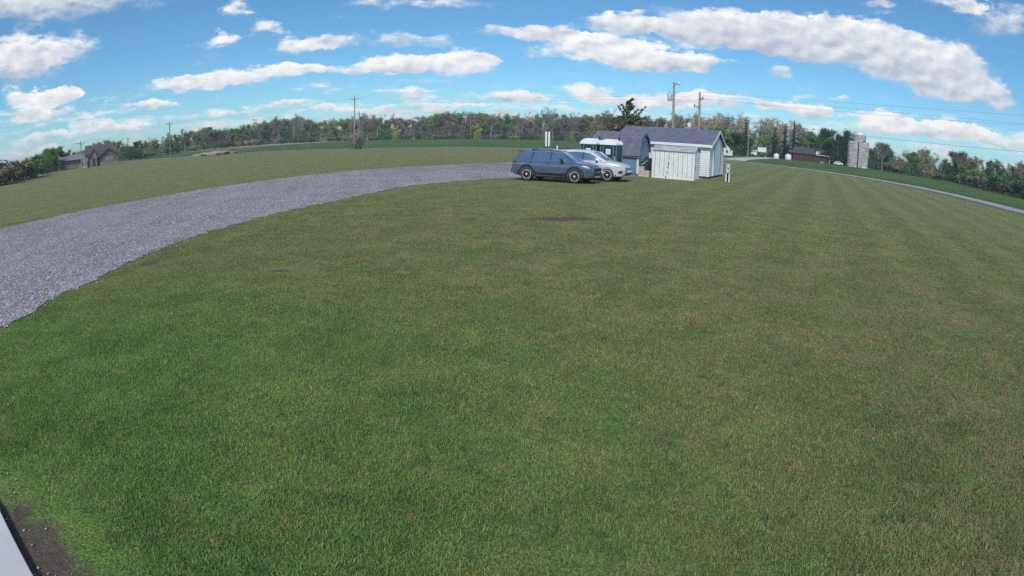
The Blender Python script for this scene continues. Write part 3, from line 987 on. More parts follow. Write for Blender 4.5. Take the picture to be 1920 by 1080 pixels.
# --- portable toilets
M_TEAL = mat('dark_teal_plastic', (0.010, 0.036, 0.055), 0.45, 0.12, 2.0)
M_TEALD = mat('door_teal_plastic', (0.010, 0.040, 0.062), 0.4, 0.12, 2.0)
M_TEALT = mat('grey_blue_edge_plastic', (0.17, 0.23, 0.28), 0.5, 0.08, 3.0)
M_TOPW = mat('white_roof_plastic', (0.82, 0.83, 0.82), 0.4, 0.05, 2.0)
M_PAPER = mat('white_notice', (0.82, 0.83, 0.84), 0.7, 0.04, 5)
def toilet(x, y, rz, label):
    t = thing('portable_toilet', label, 'portable toilet', (x, y, 0), rz, 'portable toilets in front of the blue shed')
    w_, d_, h = .52, .54, 2.08
    MB().box(-w_ - .03, w_ + .03, -d_ - .03, d_ + .03, .0, .12).build('skid_base', M_TEALT, t, bevel=0.02)
    MB().box(-w_, w_, -d_, d_, .12, h).build('cabin', M_TEAL, t, bevel=0.03)
    for sx in (-1, 1):
        for sy in (-1, 1):
            MB().box(sx*w_ - .022, sx*w_ + .022, sy*d_ - .022, sy*d_ + .022, .12, h - .06).build('corner_post', M_TEALT, t, bevel=0.012)
    # arched door frame and door
    def arch(hw, z0, zt, n=8):
        pts = [(-hw, z0)]
        r = hw * .55
        for i in range(n + 1):
            a = pi - (pi / 2) * i / n
            pts.append((-hw + r + r * cos(a), zt - r + r * sin(a)))
        for i in range(n + 1):
            a = pi / 2 - (pi / 2) * i / n
            pts.append((hw - r + r * cos(a), zt - r + r * sin(a)))
        pts.append((hw, z0))
        return pts
    o, i_ = arch(.36, .16, 1.99), arch(.325, .20, 1.95)
    mb = MB()
    n = len(o)
    v = [(p[0], -d_ - .035, p[1]) for p in o] + [(p[0], -d_ - .035, p[1]) for p in i_] + [(p[0], -d_ + .01, p[1]) for p in o] + [(p[0], -d_ + .01, p[1]) for p in i_]
    f = []
    for q in range(n - 1):
        f += [(q, q+1, n+q+1, n+q), (q, 2*n+q, 2*n+q+1, q+1), (n+q, n+q+1, 3*n+q+1, 3*n+q)]
    mb.add(v, f)
    mb.build('door_frame', M_TEALT, t)
    dr = MB().prism(arch(.32, .20, 1.94), -d_ - .018, -d_ + .005, 'y').build('door', M_TEALD, t)
    MB().box(-.24, .24, -d_ - .026, -d_ - .017, .34, .62).build('vent_grille', M_TEAL, dr)
    MB().box(-.15, .15, -d_ - .026, -d_ - .019, 1.40, 1.72).build('notice', M_PAPER, dr)
    for zt_ in (1.64, 1.58, 1.52, 1.46):
        MB().box(-.11, .11 - .05 * (zt_ < 1.5), -d_ - .0295, -d_ - .0255, zt_ - .008, zt_ + .008).build('print_line', mat('printed_text', (.12, .13, .16), .7), dr)
    MB().box(.24, .31, -d_ - .05, -d_ - .019, .98, 1.16).build('latch', M_TEALT, dr)
    MB().box(.39, .47, -d_ - .012, -d_ + .01, 1.05, 1.28).build('notice', mat('pink_notice', (.5, .38, .42), .6), t)
    # vaulted white roof
    mb = MB()
    n = 14
    pr = [(-w_ - .03, h - .10)] + [((w_ + .03) * -cos(pi * i / n), h - .07 + .33 * sin(pi * i / n) ** 1.1) for i in range(n + 1)] + [(w_ + .03, h - .10)]
    mb.prism(pr, -d_ - .09, d_ + .06, 'y')
    mb.build('roof', M_TOPW, t, smooth=True, angle=40)
    MB().tube((.35, .35, h), (.35, .35, h + .42), .05, .05, 8).build('vent_pipe', M_TEAL, t)
    return t
toilet(4.86, 36.87, radians(-31), 'teal portable toilet with white vaulted roof, the left one of the pair')
toilet(6.00, 36.22, radians(-31), 'teal portable toilet with white vaulted roof, the right one next to the blue shed')

# --- electric meter pedestal
M_GALV = mat('galvanised_steel', (0.52, 0.54, 0.56), 0.45, 0.1, 6, metal=0.3)
t = thing('meter_pedestal', 'pale grey electric meter box on two legs right of the white building', 'meter box', (13.98, 36.9, 0), SITE + .25)
t.scale = (.86, .86, .92)
MB().box(-.16, .16, -.09, .09, .62, 1.30).build('cabinet', M_GALV, t, bevel=0.012)
MB().box(-.185, .185, -.12, .11, 1.29, 1.33).build('lid', M_GALV, t)
mb = MB().lathe([(.085, 0), (.09, .03), (.075, .085), (.03, .10)], 16, Matrix.Translation((.02, -.09, 1.08)) @ Matrix.Rotation(pi / 2, 4, 'X'))
mt_ = mb.build('meter', mat('meter_glass', (.45, .48, .52), .15, .05), t, smooth=True)
MB().box(-.14, .14, -.10, -.085, .66, .9).build('panel_door', mat('panel_grey', (.42, .44, .47), .5, .08), t)
for x in (-.12, .12):
    MB().box(x - .045, x + .045, -.04, .04, 0, .62).build('leg', M_TRIM, t)
MB().box(-.07, .07, -.01, .02, .05, .6).build('conduit', M_DARK, t)

# --- rods leaning on the vinyl wall
for lab, p0, p1 in (('thin grey rod leaning on the white siding, nearer the metal shed', (-.45, .0, .02), (-.20, .72, 1.05)), ('thin grey rod leaning on the white siding, nearer the corner trim', (.15, .0, .02), (.45, .58, 1.0))):
    o = MB().tube(p0, p1, .012, .012, 6).build('leaning_rod', M_GALV)
    o.location = (12.55, 38.6, 0)
    o.rotation_euler = (0, 0, SITE)
    tag(o, lab, 'rod', 'rods leaning on the white building')

# ------------------------------------------------------------------ cars
M_TYRE = mat('tyre_rubber', (0.018, 0.018, 0.019), 0.8, 0.15, 8)
M_CLAD = mat('black_cladding', (0.022, 0.023, 0.026), 0.6, 0.12, 4)
M_GLASS = mat('dark_car_glass', (0.055, 0.065, 0.075), 0.05, 0.1, 1.0, spec=1.0, coat=1.0)
[n for n in M_GLASS.node_tree.nodes if n.type == 'BSDF_PRINCIPLED'][0].inputs['IOR'].default_value = 2.8
M_ALLOY = mat('alloy_wheel', (0.66, 0.67, 0.70), 0.35, 0.06, 4, metal=0.2)
M_CHROME = mat('bright_trim', (0.75, 0.76, 0.78), 0.2, 0.04, 2, metal=0.9)
M_LAMP = mat('clear_lamp', (0.42, 0.45, 0.48), 0.3, 0.05, 5)
M_RED = mat('red_lamp', (0.55, 0.02, 0.03), 0.2, 0.1, 5, coat=0.8)
M_PLATE = mat('number_plate', (0.75, 0.76, 0.78), 0.5, 0.05)

def interp(x, pts):
    if x <= pts[0][0]:
        return pts[0][1]
    for (a, va), (b, vb) in zip(pts[:-1], pts[1:]):
        if x <= b:
            return va + (vb - va) * (x - a) / (b - a)
    return pts[-1][1]

def car(root, sp):
    ST = sp['body']          # x, z bottom, z top, half width
    xs = []
    for a, b in zip(ST[:-1], ST[1:]):
        n = 3
        xs += [a[0] + (b[0] - a[0]) * i / n for i in range(n)]
    xs.append(ST[-1][0])
    fz0 = [(s[0], s[1]) for s in ST]; fz1 = [(s[0], s[2]) for s in ST]; fw = [(s[0], s[3]) for s in ST]
    def section(x):
        zb, zt, hw = interp(x, fz0), interp(x, fz1), interp(x, fw)
        h = zt - zb
        return [(hw * .90, zb), (hw * .975, zb + .10 * h), (hw * .992, zb + .30 * h), (hw * .985, zb + .50 * h), (hw * 1.0, zb + .68 * h), (hw * .985, zb + .82 * h), (hw * .945, zb + .93 * h), (hw * .87, zb + 1.0 * h), (hw * .5, zt + sp['crown']), (0, zt + sp['crown'] * 1.35)]
    def body_y(x, z):
        s = section(x)
        z = max(s[0][1], min(z, s[7][1]))
        return interp(z, [(q[1], q[0]) for q in s[:8]])
    mb = MB()
    rows = []
    for x in xs:
        s = section(x)
        full = [(x, -y, z) for y, z in s] + [(x, y, z) for y, z in s[::-1][1:]]
        rows.append(full)
    n = len(rows[0])
    for r in rows:
        mb.v += r
    for i in range(len(rows) - 1):
        for j in range(n - 1):
            mb.f.append((i*n+j, i*n+j+1, (i+1)*n+j+1, (i+1)*n+j))
        mb.f.append((i*n+n-1, i*n, (i+1)*n, (i+1)*n+n-1))
    mb.f.append(tuple(range(n)))
    mb.f.append(tuple((len(rows)-1)*n + j for j in range(n)))
    body = mb.build('body', sp['paint'], root, smooth=True, angle=30)
    # wheel arches cut into the body
    cut = MB()
    for ax in sp['axles']:
        for sy in (-1, 1):
            cut.tube((ax, sy * .60, sp['wr']), (ax, sy * 1.2, sp['wr']), sp['wr'] + .055, None, 28)
    co = cut.build('arch_cutter', M_CLAD)
    md = body.modifiers.new('arches', 'BOOLEAN')
    md.operation = 'DIFFERENCE'
    md.object = co
    md.solver = 'EXACT'
    dg = bpy.context.evaluated_depsgraph_get()
    nm = bpy.data.meshes.new_from_object(body.evaluated_get(dg))
    body.modifiers.clear()
    body.data = nm
    bpy.data.objects.remove(co)
    for ax in sp['axles']:
        for sy in (-1, 1):
            wl = MB()
            y0, y1 = sorted((sy * .58, sy * .64))
            wl.box(ax - sp['wr'] - .05, ax + sp['wr'] + .05, y0, y1, sp['wr'] * .8, sp['wr'] * 2 + .05)
            wl.build('wheel_housing', M_DARK, root)
    # cabin
    PR = sp['cabin']         # x, z of the roof profile from tail to cowl
    belt = sp['belt']
    def side_y(z):
        return sp['by'] - (z - belt) * sp['tumble']
    cx = []
    for a, b in zip(PR[:-1], PR[1:]):
        cx += [a[0] + (b[0] - a[0]) * i / 3 for i in range(3)]
    cx.append(PR[-1][0])
    mb = MB()
    rows = []
    for x in cx:
        zt = max(interp(x, PR), belt + .01)
        h = zt - belt
        e = min(.07, h * .4)
        s = [(side_y(belt - .06), belt - .06), (side_y(belt), belt), (side_y(belt + h * .5), belt + h * .5), (side_y(zt - e), zt - e), (side_y(zt) - .035 * min(1, h / .3), zt - e * .25), (side_y(zt) - .12 * min(1, h / .3), zt), (side_y(zt) * .45, zt + .018), (0, zt + .025)]
        rows.append([(x, -y, z) for y, z in s] + [(x, y, z) for y, z in s[::-1][1:]])
    n = len(rows[0])
    for r in rows:
        mb.v += r
    for i in range(len(rows) - 1):
        for j in range(n - 1):
            mb.f.append((i*n+j, i*n+j+1, (i+1)*n+j+1, (i+1)*n+j))
    mb.f.append(tuple(range(n)))
    mb.f.append(tuple((len(rows)-1)*n + j for j in range(n)))
    mb.build('roof', sp.get('roof_paint', sp['paint']), root, smooth=True, angle=30)
    # side glass
    def side_poly(name, poly, mt, sy, off, surf, depth=.01, parent=root):
        mb = MB()
        n = len(poly)
        mb.v = [(x, sy * (surf(x, z) + off), z) for x, z in poly] + [(x, sy * (surf(x, z) + off - depth), z) for x, z in poly]
        mb.f = [tuple(range(n)), tuple(range(n, 2*n))[::-1]] + [(i, (i+1) % n, n + (i+1) % n, n + i) for i in range(n)]
        return mb.build(name, mt, parent)
    cs = lambda x, z: side_y(z)
    for sy in (-1, 1):
        for poly in sp['windows']:
            side_poly('side_window', poly, M_GLASS, sy, .008, cs)
        for poly in sp.get('pillars', []):
            side_poly('pillar', poly, M_CLAD, sy, .007, cs)
        for poly, mt, nm in sp['side']:
            side_poly(nm, poly, mt, sy, .034 if 'sill_trim' in nm or 'bumper' in nm or 'headlight' in nm else .016, body_y, .05)
        for poly, mt, nm in sp.get('strips', []):
            side_poly(nm, poly, mt, sy, .014, cs)
        # arch cladding
        for ax in sp['axles']:
            mb = MB()
            r0 = sp['wr'] + .045
            r1 = sp['wr'] + sp['arch']
            N = 16 if not sp.get('square') else 16
            v = []
            for i in range(N + 1):
                a = radians(-14) + (pi + radians(28)) * i / N
                ca_, sa = cos(a), sin(a)
                rr_ = r1
                if sp.get('square'):
                    rr_ = min(r1 * 1.10, (r1 * .97) / max(abs(ca_), abs(sa), (abs(ca_) + abs(sa)) / 1.36))
                for r in (r0, rr_):
                    x, z = ax + r * ca_, sp['wr'] + r * sa
                    z = max(z, interp(x, fz0) - .02)
                    y = body_y(x, z)
                    v.append((x, sy * (y + .022), z))
                for r in (r0, rr_):
                    x, z = ax + r * ca_, max(sp['wr'] + r * sa, interp(x, fz0) - .02)
                    v.append((x, sy * (body_y(x, z) - .03), z))
            mb.v = v
            for i in range(N):
                q = i * 4
                mb.f += [(q, q+1, q+5, q+4), (q, q+4, q+6, q+2), (q+1, q+3, q+7, q+5)]
            mb.build('arch_trim', sp['arch_mat'], root)
        # mirror
        mx_, mz = sp['mirror']
        m_ = MB()
        m_.add([(mx_ - .06, sy * .87, mz), (mx_ + .10, sy * .87, mz + .01), (mx_ + .10, sy * 1.07, mz + .02), (mx_ - .04, sy * 1.10, mz + .02), (mx_ - .06, sy * .87, mz + .12), (mx_ + .05, sy * .88, mz + .13), (mx_ + .05, sy * 1.05, mz + .16), (mx_ - .05, sy * 1.09, mz + .16)],
               [(0,3,2,1),(4,5,6,7),(0,1,5,4),(1,2,6,5),(2,3,7,6),(3,0,4,7)])
        m_.build('mirror', sp['mirror_mat'], root, bevel=.02)
    # windscreen and rear glass lie on the sloping parts of the cabin profile
    def slope_glass(name, xa, xb, inset):
        mb = MB()
        N = 4
        for i in range(N + 1):
            x = xa + (xb - xa) * i / N
            z = interp(x, PR)
            hw = side_y(z) - inset
            dzdx = (interp(x + .01, PR) - interp(x - .01, PR)) / .02
            nx, nz = -dzdx, 1.0
            l = hypot(nx, nz)
            for y in (-hw, -hw * .5, 0, hw * .5, hw):
                bulge = .022 * (1 - (abs(y) / hw) ** 2) + .018
                mb.v.append((x + nx / l * bulge, y, z + nz / l * bulge))
        for i in range(N):
            for j in range(4):
                mb.f.append((i*5+j, i*5+j+1, (i+1)*5+j+1, (i+1)*5+j))
        mb.build(name, M_GLASS, root, smooth=True)
    slope_glass('windscreen', *sp['screen'], .10)
    slope_glass('rear_window', *sp['rear_glass'], .14)
    # wheels
    for ax in sp['axles']:
        for sy in (-1, 1):
            wr = sp['wr']
            M = Matrix.Translation((ax, sy * (sp['track']), wr)) @ Matrix.Rotation(pi / 2, 4, 'X')
            tw = .115
            prof = [(wr * .66, -tw), (wr * .93, -tw), (wr * .985, -tw * .8), (wr, -tw * .4), (wr, tw * .4), (wr * .985, tw * .8), (wr * .93, tw), (wr * .66, tw)]
            wh = MB().lathe(prof, 30, M).build('wheel', M_TYRE, root, smooth=True, angle=30)
            s = 1 if sy < 0 else -1      # outward along the lathe axis
            rim = MB()
            rr2 = wr * .70
            nseg = 30
            for i in range(nseg):       # outer lip
                a0, a1 = 2 * pi * i / nseg, 2 * pi * (i + 1) / nseg
                v = []
                for a in (a0, a1):
                    for r, z in ((rr2, .118), (rr2 * .93, .122), (rr2 * .90, .06)):
                        v.append((r * cos(a), r * sin(a), s * z))
                rim.add(v, [(0, 3, 4, 1), (1, 4, 5, 2)], M)
            ns = sp['spokes']
            for i in range(ns):
                a = 2 * pi * i / ns + .3
                Rm = M @ Matrix.Rotation(a, 4, 'Z')
                rim.add([(.03, -.03, s*.108), (.03, .03, s*.108), (rr2 * .94, .030, s*.116), (rr2 * .94, -.030, s*.116), (.03, -.035, s*.06), (.03, .035, s*.06), (rr2 * .92, .034, s*.06), (rr2 * .92, -.034, s*.06)],
                        [(0,1,2,3),(0,4,5,1),(1,5,6,2),(2,6,7,3),(3,7,4,0)], Rm)
            rim.lathe([(.055, s*.05), (.055, s*.115), (.03, s*.122)], 12, M)
            rim.build('rim', M_ALLOY, wh)
            MB().lathe([(rr2 * .9, s*.045), (rr2 * .88, s*.05)], 20, M).build('brake_disc', mat('brake_dark', (.03, .03, .032), .6), wh)  # plain dark disc closing the wheel behind the spokes
    for nm, mt, boxes in sp['boxes']:
        mb = MB()
        for bxx in boxes:
            mb.box(*bxx)
        mb.build(nm, mt, root, bevel=.01)

# grey compact SUV
M_GREY = mat('slate_grey_paint', (0.135, 0.170, 0.255), 0.16, 0.04, 1.0, metal=0.5, coat=1.0)
M_SILV = mat('white_silver_paint', (0.62, 0.64, 0.645), 0.28, 0.03, 1.0, metal=0.25, coat=1.0)
SUV_A = dict(
    paint=M_GREY, axles=(-1.345, 1.345), wr=.355, arch=.175, square=True, track=.80, arch_mat=M_CLAD, crown=.03, spokes=5,
    body=[(-2.33, .52, .90, .62), (-2.27, .40, 1.00, .78), (-2.12, .33, 1.06, .86), (-1.9, .29, 1.09, .905), (-1.345, .25, 1.10, .925), (-.6, .22, 1.08, .925), (.2, .22, 1.06, .925), (.9, .22, 1.06, .925), (1.2, .23, 1.055, .925), (1.6, .25, 1.03, .915), (1.9, .27, .99, .885), (2.1, .30, .93, .82), (2.2, .34, .86, .72), (2.26, .40, .76, .58)],
    cabin=[(-2.24, 1.06), (-1.98, 1.38), (-1.80, 1.525), (-1.4, 1.615), (-.9, 1.665), (-.35, 1.68), (.10, 1.65), (.38, 1.585), (.68, 1.40), (1.20, 1.06)],
    belt=1.07, by=.865, tumble=.36,
    windows=[[(.02, 1.12), (.86, 1.12), (.60, 1.32), (.36, 1.50), (.02, 1.55)], [(-.06, 1.12), (-.06, 1.555), (-.55, 1.56), (-.98, 1.53), (-1.05, 1.16), (-.95, 1.12)], [(-1.12, 1.20), (-1.06, 1.52), (-1.36, 1.47), (-1.64, 1.34), (-1.55, 1.25)]],
    pillars=[[(-.06, 1.12), (.02, 1.12), (.02, 1.55), (-.06, 1.555)], [(-1.05, 1.16), (-.98, 1.53), (-1.06, 1.52), (-1.12, 1.18)]],
    strips=[([(.90, 1.095), (.90, 1.112), (-1.0, 1.112), (-1.0, 1.095)], M_CHROME, 'window_trim'), ([(.40, 1.525), (.02, 1.575), (-.9, 1.575), (-.9, 1.56), (.02, 1.557), (.37, 1.51)], M_CHROME, 'window_trim')],
    side=[([(-.95, .235), (.95, .235), (.95, .50), (.55, .47), (-.6, .47), (-.95, .50)], M_CLAD, 'sill_trim'),
                    ([(-.045, .45), (-.033, .45), (-.033, 1.07), (-.045, 1.07)], M_DARK, 'door_seam'),
          ([(.89, .47), (.90, .47), (.97, 1.03), (.96, 1.03)], M_DARK, 'door_seam'),
          ([(-.20, .925), (-.02, .93), (-.02, .965), (-.20, .96)], M_CLAD, 'door_handle'),
          ([(-1.22, .955), (-1.03, .96), (-1.03, .995), (-1.22, .99)], M_CLAD, 'door_handle'),
          ([(-2.32, .82), (-2.30, 1.00), (-1.92, 1.03), (-1.88, .96), (-2.15, .84)], M_RED, 'tail_light'),
          ([(1.72, .87), (1.76, .925), (2.02, .885), (2.14, .82), (2.05, .80)], M_LAMP, 'headlight'),
          ([(1.98, .45), (2.02, .62), (2.20, .60), (2.22, .48)], M_CLAD, 'fog_lamp_bezel'),
          ([(-2.31, .40), (-2.31, .62), (-2.0, .62), (-1.84, .45), (-1.84, .32)], M_CLAD, 'bumper_corner')],
    mirror=(.62, 1.10), mirror_mat=M_CLAD, screen=(.46, 1.17), rear_glass=(-2.2, -1.9),
    boxes=[('grille', M_CLAD, [(2.18, 2.285, -.50, .50, .62, .80)]), ('lower_grille', M_CLAD, [(2.14, 2.275, -.58, .58, .36, .56)]), ('skid_plate', M_GALV, [(2.16, 2.285, -.40, .40, .33, .39)]),
           ('spoiler', M_CLAD, [(-2.02, -1.74, -.60, .60, 1.525, 1.56)]), ('roof_rail', M_CLAD, [(-1.2, .0, -.64, -.60, 1.62, 1.672)]), ('roof_rail', M_CLAD, [(-1.2, .0, .60, .64, 1.62, 1.672)]),
           ('rear_bumper', M_CLAD, [(-2.36, -2.1, -.72, .72, .42, .60)]), ('number_plate', M_PLATE, [(-2.345, -2.30, -.15, .15, .80, .88)])])
t = thing('parked_car', 'slate grey SUV with black wheel arches parked nearest on the grass', 'car', (2.27, 30.95, 0), radians(-27.5), 'cars parked at the end of the drive')
car(t, SUV_A)
SUV_B = dict(
    paint=M_SILV, axles=(-1.425, 1.425), wr=.37, arch=.07, track=.83, arch_mat=M_SILV, crown=.04, spokes=9,
    body=[(-2.40, .50, .92, .66), (-2.34, .40, 1.02, .82), (-2.15, .32, 1.08, .90), (-1.9, .28, 1.10, .94), (-1.425, .24, 1.12, .96), (-.6, .22, 1.10, .96), (.2, .22, 1.08, .96), (.9, .22, 1.08, .96), (1.25, .23, 1.075, .955), (1.65, .25, 1.04, .945), (1.95, .27, .985, .915), (2.18, .30, .92, .84), (2.30, .34, .84, .73), (2.36, .40, .74, .58)],
    cabin=[(-2.3, 1.08), (-2.05, 1.48), (-1.92, 1.54), (-1.4, 1.615), (-.8, 1.65), (-.2, 1.655), (.2, 1.63), (.45, 1.58), (.80, 1.40), (1.38, 1.07)],
    belt=1.09, by=.895, tumble=.36,
    windows=[[(.0, 1.13), (1.02, 1.13), (.70, 1.32), (.40, 1.48), (.0, 1.54)], [(-.08, 1.13), (-.08, 1.545), (-.6, 1.55), (-1.05, 1.50), (-1.15, 1.18), (-1.05, 1.13)], [(-1.22, 1.20), (-1.12, 1.50), (-1.5, 1.46), (-1.78, 1.40), (-1.68, 1.26)]],
    pillars=[[(-.08, 1.13), (.0, 1.13), (.0, 1.54), (-.08, 1.545)]],
    strips=[([(1.05, 1.10), (1.05, 1.12), (-1.1, 1.12), (-1.1, 1.10)], M_CHROME, 'window_trim')],
    side=[([(-.95, .235), (.95, .235), (.95, .33), (-.95, .33)], M_CLAD, 'sill_trim'),
          ([(-.07, .40), (-.058, .40), (-.058, 1.09), (-.07, 1.09)], M_DARK, 'door_seam'),
          ([(.98, .42), (.99, .42), (1.06, 1.05), (1.05, 1.05)], M_DARK, 'door_seam'),
          ([(-.24, .93), (-.04, .935), (-.04, .97), (-.24, .965)], M_CHROME, 'door_handle'),
          ([(1.78, .86), (1.84, .915), (2.10, .87), (2.22, .81), (2.12, .79)], M_LAMP, 'headlight'),
          ([(2.02, .46), (2.05, .60), (2.22, .64), (2.28, .55), (2.2, .47)], M_CLAD, 'fog_lamp_bezel'),
          ([(-2.38, .86), (-2.34, 1.0), (-2.0, 1.02), (-2.0, .95), (-2.2, .87)], M_RED, 'tail_light'),
          ([(1.86, .285), (2.28, .34), (2.30, .44), (1.86, .40)], M_CLAD, 'bumper_corner')],
    mirror=(.80, 1.11), mirror_mat=M_SILV, screen=(.50, 1.34), rear_glass=(-2.26, -2.0),
    boxes=[('grille', M_CLAD, [(2.24, 2.375, -.55, .55, .64, .70), (2.25, 2.375, -.55, .55, .74, .79)]), ('grille_bar', M_CHROME, [(2.25, 2.39, -.56, .56, .70, .735)]), ('lower_grille', M_CLAD, [(2.2, 2.365, -.62, .62, .36, .52)]),
           ('number_plate', M_PLATE, [(2.36, 2.395, -.15, .15, .55, .65)])])
t = thing('parked_car', 'white silver SUV parked on the far side of the grey one', 'car', (4.22, 33.2, 0), radians(-27.5), 'cars parked at the end of the drive')
car(t, SUV_B)

# ------------------------------------------------------------------ utility poles and wires
M_POLE = mat('weathered_pole', (0.30, 0.285, 0.265), 0.9, 0.2, 1.5, bump=0.3)
M_POLED = mat('dark_pole', (0.17, 0.15, 0.13), 0.9, 0.2, 1.5, bump=0.3)
M_INSUL = mat('insulator', (0.30, 0.27, 0.25), 0.3, 0.1)
def utility_pole(azd_, d, h, label, r=.15, arm=0.0, armz=-.5, armrot=0.0, transformer=False, extras=(), m=None, group='utility poles along the road'):
    x, y, z = spot(azd_, d)
    t = thing('utility_pole', label, 'utility pole', (x, y, z - .02), -radians(azd_) + armrot, group)
    MB().tube((0, 0, 0), (0, 0, h), r, r * .68, 10).build('shaft', m or M_POLE, t, smooth=True)
    if arm:
        MB().box(-arm, arm, -r - .09, -r + .03, h + armz, h + armz + .13).build('crossarm', m or M_POLE, t)
        for xx in (-arm + .1, 0.0, arm - .1):
            MB().lathe([(.03, 0), (.06, .08), (.05, .2), (.02, .24)], 8, Matrix.Translation((xx, -r - .03 if xx else 0, h + (armz + .13 if xx else -.02)))).build('insulator', M_INSUL, t)
        MB().tube((-arm * .6, -r - .02, h + armz), (0, -r, h + armz - .6), .02, .02, 5).build('brace', m or M_POLE, t)
        MB().tube((arm * .6, -r - .02, h + armz), (0, -r, h + armz - .6), .02, .02, 5).build('brace', m or M_POLE, t)
    if transformer:
        tr_ = MB().lathe([(.10, -.02), (.23, 0), (.24, .05), (.24, .72), (.22, .78), (.10, .84)], 16, Matrix.Translation((-.42, -.12, h - 2.0))).build('transformer', M_GALV, t, smooth=True, angle=40)
        MB().lathe([(.03, 0), (.05, .1), (.02, .22)], 8, Matrix.Translation((-.42, -.12, h - 1.17))).build('bushing', M_INSUL, tr_)
        MB().box(-.25, 0, -.04, .04, h - 1.9, h - 1.8).build('bracket', M_DARK, t)
        MB().box(-.25, 0, -.04, .04, h - 1.5, h - 1.4).build('bracket', M_DARK, t)
    for e in extras:
        e(t, h)
    return t
def lamp_arm(t, h):
    MB().tube((0, 0, h - .45), (.38, -.1, h - .05), .03, .03, 6).build('lamp_arm', M_DARK, t)
    MB().lathe([(.04, .0), (.14, .02), (.16, .14), (.10, .26), (.03, .30)], 10, Matrix.Translation((.50, -.14, h - .28))).build('lamp_head', M_GALV, t)
def cutouts(t, h):
    MB().box(-.62, .02, -.22, -.14, h - 1.65, h - 1.55).build('bracket', M_POLED, t)
    MB().lathe([(.05, 0), (.08, .1), (.06, .3), (.02, .34)], 8, Matrix.Translation((-.58, -.18, h - 1.56))).build('insulator', M_INSUL, t)
    MB().box(-.02, .45, -.22, -.14, h - .75, h - .65).build('bracket', M_POLED, t)
    MB().lathe([(.06, 0), (.09, .1), (.07, .26), (.02, .3)], 8, Matrix.Translation((.32, -.18, h - .66))).build('insulator', M_INSUL, t)
    MB().lathe([(.03, 0), (.06, .08), (.05, .2), (.02, .24)], 8, Matrix.Translation((0, 0, h - .02))).build('insulator', M_INSUL, t)
def topz(eldeg, d):
    return EYE + d * tan(radians(eldeg))
P1, P2 = (15.25, 62.0), (17.75, 68.0)
utility_pole(*P1, topz(5.97, 62), 'tall utility pole with transformer can behind the white building', .165, transformer=True, extras=(lamp_arm,))
utility_pole(*P2, topz(5.05, 68), 'utility pole with side brackets right of the transformer pole', .175, extras=(cutouts,))
utility_pole(18.55, 74.0, topz(2.05, 74), 'short thin post beside the bracketed utility pole', .11)
bxo = utility_pole(-15.44, 134.0, topz(4.12, 134), 'tall utility pole with one crossarm at the left field brush clump', .17, arm=1.0, armz=-.75)
utility_pole(-15.0, 136.5, topz(2.67, 136.5), 'shorter bare pole standing close beside the crossarm pole', .12)
utility_pole(-33.26, 178.0, topz(2.51, 178), 'distant utility pole with crossarm before the left woods', .17, arm=1.1, armz=-.6, m=M_POLED)
utility_pole(-41.88, 150.0, topz(1.53, 150), 'distant utility pole with crossarm in front of the brown house', .15, arm=1.2, armz=-.5)
utility_pole(22.58, 150.0, topz(1.74, 150), 'slim utility pole by the pale farm driveway', .12, arm=.5, armz=-1.2)
utility_pole(19.95, 120.0, topz(.95, 120), 'thin dark pole just right of the white building gable', .08, m=M_POLED)
utility_pole(57.5, 62.0, 9.2, 'utility pole out to the right beyond the road', .16, arm=.9)
M_WIRE = mat('wire', (0.06, 0.06, 0.065), 0.5, 0.05)
def wire(a, b, sag, label, r=.009):
    a, b = Vector(a), Vector(b)
    pts = []
    for i in range(25):
        t_ = i / 24
        p = a.lerp(b, t_)
        p.z -= sag * 4 * t_ * (1 - t_)
        pts.append(p)
    o = MB().path(pts, r, 4).build('power_line', M_WIRE)
    return tag(o, label, 'wire', 'power lines')
def ptop(azd_, d, z, dx=0.0):
    x, y, _ = spot(azd_, d)
    a = radians(azd_)
    return (x + dx * cos(a), y - dx * sin(a), z)
h1, h2 = topz(5.97, 62), topz(5.05, 68)
hA, hB, hC = topz(4.12, 134), topz(2.51, 178), topz(1.53, 150)
PR_ = (57.5, 62.0)
wire(ptop(-15.44, 134, hA - .55, -.9), ptop(-33.26, 178, hB - .4, .9), 1.0, 'thin power line running left from the crossarm pole')
wire(ptop(-15.44, 134, hA + .1), ptop(-33.26, 178, hB + .1), 1.2, 'upper thin power line running left from the crossarm pole')
wire(ptop(-33.26, 178, hB), ptop(-41.88, 150, hC), .8, 'thin power line between the two distant left poles')
wire(ptop(-15.44, 134, hA + .1), ptop(*P1, h1 - 1.45), 1.2, 'long power line from the crossarm pole to the transformer pole')
wire(ptop(-15.44, 134, hA - .55, .9), ptop(*P1, h1 - 1.75), 1.2, 'lower long power line from the crossarm pole to the transformer pole')
wire(ptop(*P1, h1 - 1.45), ptop(*P2, h2 + .1), .25, 'short power line between the two poles behind the sheds')
wire(ptop(*P1, h1 - 1.75), ptop(*P2, h2 - .7), .25, 'lower short power line between the two poles behind the sheds')
wire(ptop(*P2, h2 + .15), ptop(*PR_, 9.4), .9, 'uppermost power line crossing the sky to the right')
wire(ptop(*P2, h2 - .25), ptop(*PR_, 8.6, .8), .9, 'second power line from the top crossing the sky to the right')
wire(ptop(*P2, h2 - .6), ptop(*PR_, 8.6, -.8), 1.1, 'third power line from the top crossing the sky to the right')
wire(ptop(*P2, h2 - 2.3), ptop(*PR_, 6.2), 1.3, 'lowest thick cable crossing the sky to the right', .014)

